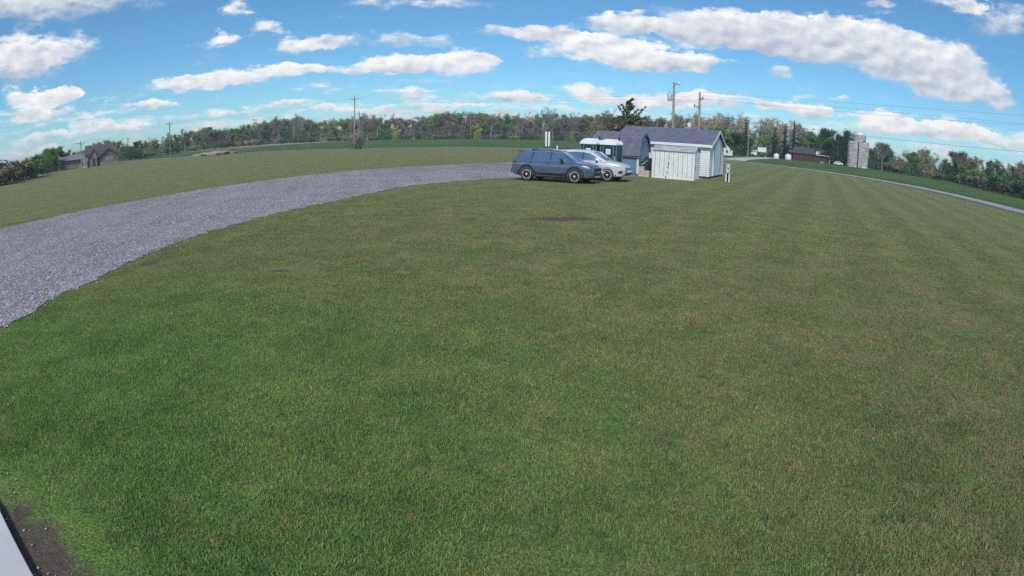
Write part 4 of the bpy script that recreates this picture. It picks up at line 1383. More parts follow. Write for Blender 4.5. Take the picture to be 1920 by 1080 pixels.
# ------------------------------------------------------------------ small things by the road
x, y, z = spot(3.2, 66)
t = thing('banner_sign', 'narrow white double-panel sign on dark post behind the grey car', 'sign', (x, y, 0), radians(-3))
MB().tube((0, 0, 0), (0, 0, 3.2), .05, .045, 8).build('post', M_DARK, t)
for sx in (-1, 1):
    MB().prism([(sx * .06, 1.35), (sx * .22, 1.35), (sx * .27, 2.0), (sx * .27, 3.0), (sx * .06, 3.0)], -.05, -.02, 'y').build('panel', M_TRIM, t)
MB().box(-.31, .31, -.02, .01, 3.02, 3.25).build('cap', mat('dark_purple_cap', (.06, .05, .08), .6), t)
x, y, z = spot(4.15, 48)
t = thing('marker_post', 'short white marker post showing above the grey car roof', 'post', (x, y, 0))
MB().box(-.05, .05, -.04, .04, 0, 1.62).build('post', M_TRIM, t)
MB().box(-.06, .06, -.05, .05, 1.62, 1.68).build('cap', M_TRIM, t)
x, y, z = spot(4.9, 60)
t = thing('rail_fence', 'low dark rail fence behind the parked cars', 'fence', (x, y, 0), radians(-6))
MF = mat('dark_fence_wood', (.055, .05, .055), .8, .2)
for i in range(4):
    MB().box(-2 + i * 1.5 - .06, -2 + i * 1.5 + .06, -.06, .06, 0, 1.35).build('post', MF, t)
for zz in (.45, .82, 1.18):
    MB().box(-2.1, 2.6, -.09, -.062, zz, zz + .12).build('rail', MF, t)

# ------------------------------------------------------------------ trees
def leaf_material(name, c1, c2, var=0.25):
    m, k, b = new_mat(name)
    tc = k.n('ShaderNodeTexCoord').outputs['Object']
    n = k.noise(tc, 0.55, 4, 0.65)
    c = k.mix(k.ramp(n, 0.35, 0.65), c1, c2)
    r = k.n('ShaderNodeObjectInfo').outputs['Random']
    g = k.ramp(r, 0, 1, 1 - var, 1 + var, smooth=False)
    r2 = k.m('FRACT', k.m('MULTIPLY', r, 7.31))
    h = k.ramp(r2, 0, 1, 0.85, 1.15, smooth=False)
    c = k.v('MULTIPLY', c, k.comb(k.m('MULTIPLY', g, h), g, g))
    k.put(b.inputs['Base Color'], c)
    b.inputs['Roughness'].default_value = 0.7
    b.inputs['Specular IOR Level'].default_value = 0.2
    tr = k.n('ShaderNodeBsdfTranslucent')
    k.put(tr.inputs[0], c)
    ms = k.n('ShaderNodeMixShader')
    ms.inputs[0].default_value = 0.25
    m.node_tree.links.new(b.outputs[0], ms.inputs[1])
    m.node_tree.links.new(tr.outputs[0], ms.inputs[2])
    out = [x for x in m.node_tree.nodes if x.type == 'OUTPUT_MATERIAL'][0]
    m.node_tree.links.new(ms.outputs[0], out.inputs[0])
    return m
LEAF = {
    'green': leaf_material('leaves_green', (0.135, 0.249, 0.057), (0.255, 0.366, 0.090)),
    'dark': leaf_material('leaves_dark_green', (0.045, 0.107, 0.035), (0.085, 0.159, 0.050)),
    'olive': leaf_material('leaves_olive', (0.240, 0.269, 0.087), (0.374, 0.366, 0.133)),
    'yellow': leaf_material('leaves_yellow_green', (0.421, 0.499, 0.090), (0.601, 0.615, 0.153)),
    'haze': leaf_material('buds_brown', (0.247, 0.212, 0.154), (0.347, 0.306, 0.228)),
    'tan': leaf_material('buds_tan', (0.396, 0.328, 0.218), (0.536, 0.442, 0.296)),
    'spruce': leaf_material('needles_spruce', (0.030, 0.056, 0.042), (0.056, 0.087, 0.056)),
    'pine': leaf_material('needles_pine', (0.049, 0.079, 0.038), (0.094, 0.125, 0.056)),
    'pinedry': leaf_material('needles_pine_dry', (0.189, 0.160, 0.075), (0.282, 0.226, 0.113)),
}
BARK = mat('bark', (0.19, 0.17, 0.155), 0.9, 0.2, 3.0, obj_rand=0.25)
BARKP = mat('pale_bark', (0.30, 0.275, 0.25), 0.9, 0.2, 3.0, obj_rand=0.2)

def skeleton(rnd, h, trunk_frac, spread, levels, nchild, r0, up=0.25):
    """Recursive limbs: list of (p0, p1, r0, r1, level)"""
    segs = []
    def grow(p, d, length, r, lvl):
        n = 3 if lvl == 0 else 2
        q = p
        for i in range(n):
            d2 = (d + Vector((rnd.gauss(0, .12), rnd.gauss(0, .12), rnd.gauss(.02, .08))) * (0.4 if lvl == 0 else 1.2) + Vector((0, 0, up * .15))).normalized()
            e = q + d2 * (length / n)
            ra, rb = r * (1 - .35 * i / n), r * (1 - .35 * (i + 1) / n)
            segs.append((q, e, ra, rb, lvl))
            if lvl < levels and (lvl > 0 or i > 0):
                for _ in range(nchild[min(lvl, len(nchild)-1)]):
                    a = rnd.uniform(0, 2 * pi)
                    side = Vector((cos(a), sin(a), 0))
                    nd = (d2 * rnd.uniform(.45, .95) + side * rnd.uniform(.55, 1.0) * spread + Vector((0, 0, up * rnd.uniform(.2, 1)))).normalized()
                    st = q.lerp(e, rnd.uniform(.35, 1.0))
                    grow(st, nd, length * rnd.uniform(.42, .62), rb * rnd.uniform(.45, .65), lvl + 1)
            q, d = e, d2
    grow(Vector((0, 0, 0)), Vector((0, 0, 1)), h * trunk_frac, r0, 0)
    return segs

def tubes(segs, rmin=0.0, n=4):
    mb = MB()
    for p0, p1, ra, rb, l in segs:
        mb.tube(p0, p1, max(ra, rmin), max(rb, rmin), 6 if l == 0 else (4 if l == 1 else 3), False)
    return mb

def leaf_quads(rnd, centres, per, size, spread):
    v, f = [], []
    for c in centres:
        for _ in range(per):
            p = c + Vector((rnd.gauss(0, spread), rnd.gauss(0, spread), rnd.gauss(0, spread * .75)))
            a = Vector((rnd.gauss(0, 1), rnd.gauss(0, 1), rnd.gauss(0, .6))).normalized()
            b = a.orthogonal().normalized()
            b = (b * cos(1.0) + a.cross(b) * sin(1.0)) if rnd.random() < .5 else b
            s = size * rnd.uniform(.6, 1.3)
            o = len(v)
            v += [p - a * s, p + b * s * .55, p + a * s, p - b * s * .55]
            f.append((o, o+1, o+2, o+3))
    mb = MB()
    mb.v = [tuple(q) for q in v]
    mb.f = f
    return mb

def raw_mesh(mb, name, m):
    me = bpy.data.meshes.new(name)
    me.from_pydata(mb.v, [], mb.f)
    me.materials.append(m)
    return me

PROTO = {}
def norm_height(meshes, target):
    top = max(v.co.z for me in meshes for v in me.vertices)
    for me in meshes:
        for v in me.vertices:
            v.co *= target / top
def leafy(kind, seed, leaf, h=10.0, per=12, bark=None, tall=1.0):
    rnd = random.Random(seed)
    segs = skeleton(rnd, h, .60, 1.0 / tall, 3, (2, 2, 3), .30)
    ends = [s[1] for s in segs if s[4] >= 2] + [s[0].lerp(s[1], .5) for s in segs if s[4] == 3]
    # a skirt of lower boughs, as trees at the edge of a wood have
    for _ in range(130):
        a, r = rnd.uniform(0, 2 * pi), rnd.uniform(.1, .95) ** .6
        ends.append(Vector((cos(a) * r * h * .26, sin(a) * r * h * .26, h * rnd.uniform(.03, .50))))
    tr = raw_mesh(tubes([s for s in segs if s[4] <= 2], .03), 'trunk', bark or BARK)
    cr = raw_mesh(leaf_quads(rnd, ends, per, .20, .38), 'crown', LEAF[leaf])
    norm_height([tr, cr], 10.0)
    PROTO.setdefault(kind, []).append((tr, cr))
def bare(kind, seed, leaf, h=10.0, bark=None, per=2, spread=.9, low=0):
    rnd = random.Random(seed)
    segs = skeleton(rnd, h, .62, spread, 4, (2, 2, 2, 2), .27, up=.35)
    tr = raw_mesh(tubes([s for s in segs if s[4] <= 2], .035), 'trunk', bark or BARK)
    tw = tubes([s for s in segs if s[4] >= 3], .024)
    ends = [s[1] for s in segs if s[4] == 4]
    lq = leaf_quads(rnd, ends, per, .13, .22)
    me = bpy.data.meshes.new('crown')
    o = len(tw.v)
    me.from_pydata(tw.v + lq.v, [], tw.f + [tuple(i + o for i in q) for q in lq.f])
    me.materials.append(bark or BARK)
    me.materials.append(LEAF[leaf])
    mi = np.zeros(len(me.polygons), np.int32)
    mi[len(tw.f):] = 1
    me.polygons.foreach_set('material_index', mi)
    norm_height([tr, me], 10.0)
    PROTO.setdefault(kind, []).append((tr, me))
def spruce(kind, seed, leaf='spruce', width=.20):
    rnd = random.Random(seed)
    h = 10.0
    tr = MB().tube((0, 0, 0), (0, 0, h * .97), .16, .02, 6, False)
    v, f = [], []
    z = .6
    while z < h:
        r = (1 - z / h) ** .9 * h * width * rnd.uniform(.8, 1.15) + .08
        nb = int(8 + 10 * (1 - z / h))
        for i in range(nb):
            a = rnd.uniform(0, 2 * pi)
            rr_ = r * rnd.uniform(.6, 1.1)
            d = Vector((cos(a), sin(a), 0))
            s = Vector((-sin(a), cos(a), 0))
            drop = rr_ * rnd.uniform(.15, .45)
            base = Vector((0, 0, z + rnd.uniform(-.1, .1)))
            for t0 in (.25, .55, .85):
                c = base + d * rr_ * t0 - Vector((0, 0, drop * t0))
                w_ = .13 + .16 * (1 - t0) * r
                o = len(v)
                v += [c - d * rr_ * .22, c + s * w_ - Vector((0, 0, .12)), c + d * rr_ * .24 - Vector((0, 0, .10)), c - s * w_ - Vector((0, 0, .12))]
                f.append((o, o+1, o+2, o+3))
        z += .24
    mb = MB(); mb.v = [tuple(q) for q in v]; mb.f = f
    PROTO.setdefault(kind, []).append((raw_mesh(tr, 'trunk', BARK), raw_mesh(mb, 'crown', LEAF[leaf])))
def bush(kind, seed, leaf, h=2.0, per=8, twiggy=False):
    rnd = random.Random(seed)
    segs = []
    for i in range(16):
        a = rnd.uniform(0, 2 * pi)
        d = Vector((cos(a) * rnd.uniform(.1, .6), sin(a) * rnd.uniform(.1, .6), 1)).normalized()
        p = Vector((cos(a) * .35 * rnd.random(), sin(a) * .35 * rnd.random(), 0))
        q = p + d * h * rnd.uniform(.6, 1)
        segs.append((p, q, .035, .015, 2))
        for _ in range(4):
            s_ = p.lerp(q, rnd.uniform(.3, 1))
            e = s_ + Vector((rnd.gauss(0, .35), rnd.gauss(0, .35), rnd.uniform(.1, .5)))
            segs.append((s_, e, .02, .012, 3))
    ends = [s[1] for s in segs]
    tr = raw_mesh(tubes(segs, .014), 'trunk', BARK)
    cr = raw_mesh(leaf_quads(rnd, ends, 1 if twiggy else per, .10 if twiggy else .17, .16 if twiggy else .24), 'crown', LEAF[leaf])
    norm_height([tr, cr], 10.0)
    PROTO.setdefault(kind, []).append((tr, cr))
for i, lf in enumerate(('green', 'green', 'green')):
    leafy('green', 100 + i, lf)
for i in range(3):
    leafy('olive', 120 + i, 'olive', per=10)
for i in range(2):
    leafy('dark', 140 + i, 'dark', per=15)
leafy('yellow', 160, 'yellow', per=10)
for i in range(3):
    leafy('haze', 170 + i, 'haze', per=9, tall=1.15)
leafy('tan', 180, 'tan', per=9, tall=1.15)
leafy('tan', 181, 'tan', per=9, tall=1.15)
for i in range(4):
    bare('bare', 200 + i, 'haze')
for i in range(3):
    bare('pale', 220 + i, 'tan', bark=BARKP)
for i in range(2):
    spruce('spruce', 240 + i)
for i in range(3):
    bush('bush', 260 + i, ('dark', 'haze', 'dark')[i])
bush('twigs', 270, 'haze', twiggy=True)

SKY_LINE = [(-60,1.0),(-49.7,1.02), (-47.7,0.63), (-45.8,1.01), (-44.8,1.41), (-43.9,1.41), (-43.0,0.56), (-40.9,1.29), (-39.4,1.62), (-37.3,1.09), (-36.0,1.12), (-34.7,1.35), (-33.2,1.62), (-32.2,1.39), (-31.1,1.81), (-29.6,1.91), (-28.0,1.61), (-26.5,1.76), (-24.9,2.18), (-23.4,2.26), (-21.3,2.57), (-19.8,1.89), (-18.3,2.20), (-16.7,1.99), (-14.7,2.50), (-13.6,2.27), (-12.6,1.89), (-11.1,2.23), (-9.5,1.95), (-8.5,2.36), (-7.0,2.61), (-5.4,2.71), (-4.4,2.61), (-3.4,2.57), (-2.3,2.37), (-1.3,2.22), (-0.3,2.34), (1.8,2.38), (3.3,2.78), (4.9,2.62), (6.9,2.58), (8.4,2.85), (9.5,2.78), (13.6,2.72), (14.6,2.73), (16.1,3.03), (17.7,3.12), (19.7,3.26), (20.8,3.43), (21.8,3.36), (23.3,3.32), (24.9,3.34), (26.4,3.22), (28.0,2.71), (29.5,2.56), (30.6,2.86), (32.1,2.32), (32.9,1.76), (34.8,1.62), (35.5,2.10), (36.3,1.80), (37.4,1.05), (38.4,1.66), (39.6,2.01), (40.4,1.77), (41.3,1.06), (42.5,1.61), (43.2,2.14), (44.3,2.05), (45.6,1.76), (46.6,2.04), (47.7,1.96), (49.5,1.95), (60,2.0)]
TREE_D = [(-60, 95), (-50, 112), (-46, 135), (-43, 185), (-40, 205), (-36, 235), (-31, 300), (-26, 325), (-18, 345), (0, 352), (10, 350), (16, 320), (20, 275), (25, 255), (30, 245), (34, 240), (38, 205), (43, 180), (47, 150), (51, 128), (60, 110)]
WORDS = {'green': 'leafy green tree', 'olive': 'thin olive spring tree', 'dark': 'dense dark green tree', 'yellow': 'pale yellow-green tree', 'haze': 'brown budding tree',
         'tan': 'tan budding tree', 'bare': 'bare grey-branched tree', 'pale': 'pale bare-limbed tree', 'spruce': 'dark pointed spruce', 'bush': 'low rounded bush', 'twigs': 'bare twiggy shrub'}
def stretch(a):
    for lim, txt in ((-42, 'at the far left edge'), (-33, 'behind the brown house'), (-15.4, 'between the two left crossarm poles'), (-2, 'right of the tall crossarm pole'),
                     (10, 'above the parked cars'), (18, 'behind the white building'), (27.5, 'in the farmyard'), (34, 'beside barn and silo'), (90, 'right of the silo')):
        if a < lim:
            return txt
WOODS = {}
def plant(kind, azd_, d, top_el=None, h=None, wide=1.0, rnd=None, label=None, cat='tree', idx=None, group=None):
    rnd = rnd or random
    x, y, z = spot(azd_, d)
    if h is None:
        h = EYE + d * tan(radians(top_el)) - z
    protos = PROTO[kind]
    tm, cm = protos[rnd.randrange(len(protos)) if idx is None else idx]
    nm = {'spruce': 'spruce_tree', 'bush': 'bush', 'twigs': 'shrub'}.get(kind, 'tree')
    lab = label or '%s %s' % (WORDS[kind], stretch(azd_))
    grp = group or '%s %s' % (WORDS[kind] + ('es' if kind == 'bush' else 's'), stretch(azd_))
    t = thing(nm, lab, cat if kind not in ('bush', 'twigs') else 'bush', (x, y, z - .05), rnd.uniform(0, 6.28), grp)
    if not label:
        WOODS.setdefault((WORDS[kind], stretch(azd_)), []).append((azd_, t))
    s = h / 10.0
    t.scale = (s * wide * rnd.uniform(.9, 1.12), s * wide * rnd.uniform(.9, 1.12), s)
    for nme, me in (('trunk', tm), ('crown', cm)):
        o = bpy.data.objects.new(nme, me)
        C.objects.link(o)
        o.parent = t
    return t
def pick(rnd, table):
    r = rnd.random() * sum(w_ for _, w_ in table)
    for kx, w_ in table:
        r -= w_
        if r <= 0:
            return kx
    return table[-1][0]
MIX = [(-43, (('green', 3), ('dark', 2), ('olive', 1), ('bare', 1))), (-33, (('green', 4), ('olive', 3), ('bare', 1), ('dark', 1))), (-22, (('green', 4), ('dark', 1), ('olive', 3), ('haze', .5), ('bare', .7))),
       (-12, (('green', 3), ('olive', 4), ('haze', 1), ('bare', 1))), (-1, (('haze', 2), ('olive', 3), ('green', 2), ('bare', .6))), (9, (('haze', 2.4), ('olive', 3), ('green', .6), ('bare', 1), ('tan', .6))),
       (17.5, (('tan', 3), ('haze', 2), ('pale', 2))), (28, (('pale', 3), ('bare', 2), ('olive', 1), ('tan', 1))), (34.5, (('green', 2), ('dark', 2), ('bare', 1))), (90, (('bare', 3.4), ('dark', 1), ('olive', 1), ('green', .6)))]
rnd = random.Random(77)
ntree = 0
# front row follows the photographed skyline, rows behind fill the wood
for row, (dd, eoff, step) in enumerate(((0, 0.0, .80), (14, -.25, 1.5), (-14, -1.0, 1.7))):
    a = -53.0
    while a < 53:
        a += step * rnd.uniform(.7, 1.3) * (0.95 if a > 35 else 1.0)
        e = interp(a, SKY_LINE)
        d = interp(a, TREE_D) + dd + rnd.uniform(-5, 5)
        if 28.3 < a < 33.8 and row != 1:
            continue
        if -44.4 < a < -37.5 and row == 2:
            continue
        if row == 2:
            if rnd.random() < .25:
                continue
            kd = pick(rnd, [('green', 2), ('olive', 2), ('dark', 1), ('haze', 1)] if a < 10 or a > 18 else [('tan', 2), ('haze', 2)])
            te = max(.28, e * rnd.uniform(.25, .55))
            plant(kd, a, d, te, rnd=rnd, wide=1.15)
        else:
            kd = pick(rnd, [tb for lim, tb in MIX if a < lim][0])
            plant(kd, a, d, max(.4, e + eoff + rnd.uniform(-.22, .06)), rnd=rnd, wide=rnd.uniform(.9, 1.25))
        ntree += 1
a = -40.0
while a < 52:
    a += rnd.uniform(1.6, 3.4)
    if 28 < a < 34.2:
        continue
    plant('bare' if not 13 < a < 28 else 'pale', a, interp(a, TREE_D) - rnd.uniform(4, 14), interp(a, SKY_LINE) + rnd.uniform(.0, .35), rnd=rnd, wide=rnd.uniform(.9, 1.3))
    ntree += 1
# undergrowth along the foot of the wood
a = -52.0
while a < 52:
    a += rnd.uniform(.55, 1.05)
    d = interp(a, TREE_D) - 20 + rnd.uniform(-4, 4)
    if -45 < a < -37.5 or 20.5 < a < 34.3 or 11.5 < a < 14:
        continue
    plant(pick(rnd, [('bush', 3), ('twigs', 1.3)]), a, d, h=rnd.uniform(2.2, 4.2), rnd=rnd, wide=rnd.uniform(1.3, 2.2), label=None)
    ntree += 1
print('trees', ntree)
# the depth of the wood behind them, where single trees cannot be told apart
def wood_mass(name, label, a0, a1, back, frac, n, leaf, seed):
    rs = np.random.RandomState(seed)
    az_ = np.radians(rs.uniform(a0, a1, n))
    ev = np.array([interp(math.degrees(q), SKY_LINE) for q in az_])
    dv = np.array([interp(math.degrees(q), TREE_D) for q in az_]) + back + rs.uniform(0, 22, n)
    hh = (EYE + dv * np.tan(np.radians(ev)) - 1.0) * frac * (1 - .35 * np.abs(np.sin(az_ * 190 + 2 * np.sin(az_ * 71))))
    x, y = dv * np.sin(az_), dv * np.cos(az_)
    z = 0.4 + hh * rs.uniform(0, 1, n) ** .85
    c = np.stack([x, y, z], 1)
    u = rs.normal(size=(n, 3)); u /= np.linalg.norm(u, axis=1)[:, None]
    v = np.cross(u, rs.normal(size=(n, 3))); v /= np.linalg.norm(v, axis=1)[:, None]
    sz = rs.uniform(.25, .6, n)[:, None]
    P = np.stack([c - u * sz, c + v * sz * .6, c + u * sz, c - v * sz * .6], 1).reshape(-1, 3)
    me = bpy.data.meshes.new(name)
    me.vertices.add(4 * n); me.vertices.foreach_set('co', P.astype(np.float32).ravel())
    me.loops.add(4 * n); me.loops.foreach_set('vertex_index', np.arange(4 * n, dtype=np.int32))
    me.polygons.add(n); me.polygons.foreach_set('loop_start', np.arange(0, 4 * n, 4, dtype=np.int32))
    me.update(calc_edges=True)
    tag(link(name, me, LEAF[leaf]), label, 'wood', kind='stuff')
wood_mass('far_wood', 'green and brown depth of the far left wood behind its front trees', -54, -12, 24, .80, 30000, 'olive', 1)
wood_mass('far_wood', 'dull olive depth of the far wood behind cars and sheds', -14, 12, 24, .88, 26000, 'olive', 2)
wood_mass('far_wood', 'tan depth of the wood behind the white building', 10, 20, 24, .85, 9000, 'tan', 3)
wood_mass('far_wood', 'dull green depth of the tree belt behind barn and silo', 18, 54, 20, .58, 26000, 'green', 4)
# trees that stand out
plant('bare', -21.3, 318, 2.62, rnd=rnd, wide=1.25, idx=1, label='broad bare tree rising above the left treeline, left of the crossarm pole', group='x')
plant('bare', -14.2, 310, 2.55, rnd=rnd, wide=1.35, idx=0, label='broad bare tree just behind the tall crossarm pole', group='x')
plant('bare', 3.7, 330, 3.05, rnd=rnd, wide=1.1, idx=2, label='tall thin bare tree standing above the wood behind the cars', group='x')
plant('yellow', -3.6, 318, 1.5, rnd=rnd, wide=1.0, label='bright yellow-green tree in the far wood left of the cars', group='x')
plant('yellow', -11.4, 322, 1.3, rnd=rnd, wide=1.0, label='pale yellow-green tree in the wood nearest the crossarm pole', group='x')
plant('green', -8.6, 316, 1.45, rnd=rnd, wide=1.3, label='rounded green tree in the far wood right of the crossarm pole', group='x')
plant('green', -44.9, 150, 1.42, rnd=rnd, wide=1.2, idx=0, label='leafy green tree left of the brown house', group='x')
plant('green', -43.9, 155, 1.42, rnd=rnd, wide=1.0, idx=1, label='leafy green tree close to the brown house garage', group='x')
plant('bare', -40.8, 200, 1.35, rnd=rnd, wide=1.0, label='bare tree above the brown house roof', group='x')
plant('twigs', -15.55, 128, .80, rnd=rnd, wide=1.0, label='bare brush clump at the foot of the crossarm pole', group='x')
plant('twigs', -15.0, 130, .55, rnd=rnd, wide=1.2, label='smaller bare brush right of the pole foot', group='x')
plant('spruce', 22.3, 215, 2.84, rnd=rnd, wide=.95, idx=0, label='tall dark spruce left of the slim farm pole', group='x')
plant('spruce', 26.95, 222, 3.15, rnd=rnd, wide=1.0, idx=1, label='tall dark spruce above the white tanks', group='x')
plant('spruce', 25.1, 216, 2.3, rnd=rnd, wide=1.5, idx=0, label='wide dark spruce between truck and tanks', group='x')
plant('spruce', 26.1, 220, 2.6, rnd=rnd, wide=1.5, idx=1, label='broad dark spruce left of the barn', group='x')
plant('dark', 21.2, 190, 1.6, rnd=rnd, wide=1.3, idx=0, label='dark green tree behind the meter box', group='x')
plant('dark', 22.4, 200, 1.15, rnd=rnd, wide=1.4, idx=1, label='low dark green tree at the farm drive', group='x')
plant('green', 20.6, 205, 2.1, rnd=rnd, wide=1.2, idx=2, label='green tree above the white farmhouse', group='x')
plant('dark', 30.0, 215, 2.80, rnd=rnd, wide=1.15, idx=0, label='great dark green rounded tree over the red barn, left half', group='x')
plant('dark', 31.3, 212, 2.85, rnd=rnd, wide=1.2, idx=1, label='great dark green rounded tree beside the silo, right half', group='x')
plant('dark', 32.4, 220, 2.2, rnd=rnd, wide=1.0, idx=0, label='dark green tree touching the left side of the silo', group='x')
plant('green', 28.6, 225, 2.1, rnd=rnd, wide=1.1, idx=0, label='green tree above the barn roof', group='x')
plant('bare', 35.6, 190, 2.15, rnd=rnd, wide=1.1, idx=3, label='dark bare tree nearest the silo on its right', group='x')
plant('bare', 39.7, 178, 2.05, rnd=rnd, wide=1.15, idx=0, label='upright bare tree in the right tree belt', group='x')
plant('green', 38.3, 178, 1.55, rnd=rnd, wide=1.3, idx=1, label='round-topped green tree in the right tree belt', group='x')
plant('bare', 43.3, 160, 2.2, rnd=rnd, wide=1.5, idx=1, label='wide spreading bare tree toward the right edge', group='x')
for o in list(C.objects):
    if o.get('group') == 'x':
        del o['group']

ORD = ('first', 'second', 'third', 'fourth', 'fifth', 'sixth', 'seventh', 'eighth', 'ninth', 'tenth', 'eleventh', 'twelfth', 'thirteenth', 'fourteenth', 'fifteenth', 'sixteenth', 'seventeenth', 'eighteenth', 'nineteenth', 'twentieth')
for (wd, stx), lst in WOODS.items():
    lst.sort(key=lambda q: q[0])
    for i, (_, o) in enumerate(lst):
        if len(lst) > 1:
            n = ORD[i] if i < 20 else 'twenty-' + ORD[i - 20]
            o['label'] = '%s %s from the left, %s' % (n, wd, stx)
# --- the irregular pine behind the sheds
rnd = random.Random(31)
x, y, z = spot(11.0, 88)
t = thing('pine_tree', 'ragged dark pine with upswept branches behind the blue shed', 'tree', (x, y, z), .4)
Hh = topz(4.22, 88)
tr = MB()
pts = [Vector((0, 0, 0)), Vector((.1, 0, Hh * .35)), Vector((-.05, .1, Hh * .7)), Vector((.12, 0, Hh * .98))]
for i in range(3):
    tr.tube(pts[i], pts[i+1], (.26, .2, .13)[i], (.2, .13, .04)[i], 8, False)
tufts, dry = [], []
def bough(f_, a, L_, rise, curl, dryness):
    """One bough: leaves the trunk at height f_, reaches L_, sweeps up at its tip."""
    z0 = Hh * f_
    p = Vector((0, 0, z0))
    ns = 9
    for s_ in range(ns):
        tt = (s_ + 1) / ns
        q = Vector((cos(a) * L_ * tt, sin(a) * L_ * tt, z0 + L_ * (rise * tt + curl * tt * tt)))
        tr.tube(p, q, .06 * (1 - tt) + .02, .06 * (1 - tt) + .012, 4, False)
        if tt > .28:
            for _ in range(2):
                side = Vector((-sin(a), cos(a), 0)) * rnd.gauss(0, .16 + .05 * L_) + Vector((0, 0, rnd.uniform(-.02, .12)))
                (dry if rnd.random() < dryness else tufts).append(q + side)
        p = q
for f_, n_, reach, dr in ((.34, 13, 4.6, .4), (.43, 16, 4.8, .35), (.495, 16, 4.6, .25), (.555, 13, 4.0, .10), (.61, 9, 2.9, 0), (.66, 5, 1.7, 0)):   # flat, separate tiers
    for i in range(n_):
        bough(f_ + rnd.uniform(-.010, .010), 2 * pi * (i + rnd.uniform(.1, .9)) / n_, reach * rnd.uniform(.7, 1.05), rnd.uniform(-.02, .08), rnd.uniform(.02, .12), dr)
VA = .4 - radians(11.0)                               # across the line of sight from the yard
for f_, side, L_, ri, cu_ in ((.63, 0, 2.5, .40, .36), (.64, 1, 1.7, .55, .50), (.70, 1, 1.15, .75, .5), (.66, 0, 1.2, .6, .4), (.64, .5, 1.3, .5, .4), (.72, .5, .9, .5, .4)):
    bough(f_, side * pi - VA, L_, ri, cu_, 0)         # upswept arms standing clear of the top
for i in range(6):
    bough(.78 + .03 * i, 2.4 * i, rnd.uniform(.35, .75), .5, .45, 0)
link('trunk', raw_mesh(tr, 'trunk', BARK), BARK, t)
link('crown', raw_mesh(leaf_quads(rnd, tufts, 13, .13, .10), 'crown', LEAF['pine']), LEAF['pine'], t)
tag(link('dry_boughs', raw_mesh(leaf_quads(rnd, dry, 11, .13, .10), 'dry_boughs', LEAF['pinedry']), LEAF['pinedry'], t), kind='stuff')

# ------------------------------------------------------------------ farm on the right
def face(azd_, d, label, name, cat, rot=0.0, group=None):
    x, y, z = spot(azd_, d)
    return thing(name, label, cat, (x, y, z), -radians(azd_) + rot, group)
M_STAVE, k, b = new_mat('silo_concrete')
tc = k.n('ShaderNodeTexCoord').outputs['Object']
n1 = k.noise(k.v('MULTIPLY', tc, (.5, .5, 1.6)), 1.1, 6, .7)
n2 = k.noise(k.v('MULTIPLY', tc, (3, 3, .25)), 1.2, 5, .65)
c = k.mix(k.ramp(n1, .4, .62), (.47, .44, .44), (.26, .235, .24))
c = k.mix(k.ramp(n2, .5, .72, 0, .7), c, (.62, .60, .60))
k.put(b.inputs['Base Color'], c)
b.inputs['Roughness'].default_value = .9
k.put(b.inputs['Normal'], k.bump(k.noise(tc, 9, 4, .6), .4, .03))
t = face(33.2, 205, 'weathered concrete silo with dark chute and domed top, right of the barn', 'silo', 'silo', .08)
px = 205 / 1100.0
def stadium(w_, d_, n=40):
    out = []
    for i in range(n):
        a_ = 2 * pi * i / n
        ca_, sa = cos(a_), sin(a_)
        out.append((w_ * abs(ca_) ** .55 * (1 if ca_ > 0 else -1), d_ * abs(sa) ** .75 * (1 if sa > 0 else -1)))
    return out
st = MB().prism(stadium(3.62, 2.0), 0, 8.6, 'z').build('stave_wall', M_STAVE, t, smooth=True, angle=40)
zz = .6
while zz < 8.5:
    MB().prism(stadium(3.66, 2.04), zz, zz + .07, 'z').build('hoop', M_STAVE, st)
    zz += .88
MB().box(-.32, .06, -2.12, -1.7, .1, 8.5).build('chute', M_DARK, t)
MB().lathe([(1.3, 0), (1.3, .5)], 16, Matrix.Translation((2.1, -.95, 0))).build('footing', mat('pale_footing', (.62, .61, .6), .8), t)
dz_ = MB().lathe([(2.4, 0), (2.4, 10.5)], 32, Matrix.Translation((.35, 2.6, 0))).build('domed_silo_wall', M_STAVE, t, smooth=True, angle=40)
for i in range(12):
    zz = 7.8 + i * .25
    MB().lathe([(2.41, zz), (2.45, zz + .01), (2.45, zz + .05), (2.41, zz + .06)], 32, Matrix.Translation((.35, 2.6, 0))).build('hoop', M_STAVE, dz_)
prof = [(2.34, 10.5)] + [(2.34 * cos(a), 10.5 + 1.95 * sin(a)) for a in [i * pi / 2 / 8 for i in range(1, 8)]] + [(.12, 12.46)]
MB().lathe(prof, 24, Matrix.Translation((.35, 2.6, 0))).build('dome', mat('dome_metal', (.55, .57, .58), .5, .1, 2, metal=.1), t, smooth=True, angle=25)
for xx in (-1.9, 2.0):
    MB().box(xx - .28, xx + .28, -.1, .6, 8.3, 9.1).build('hatch', M_DARK, t)

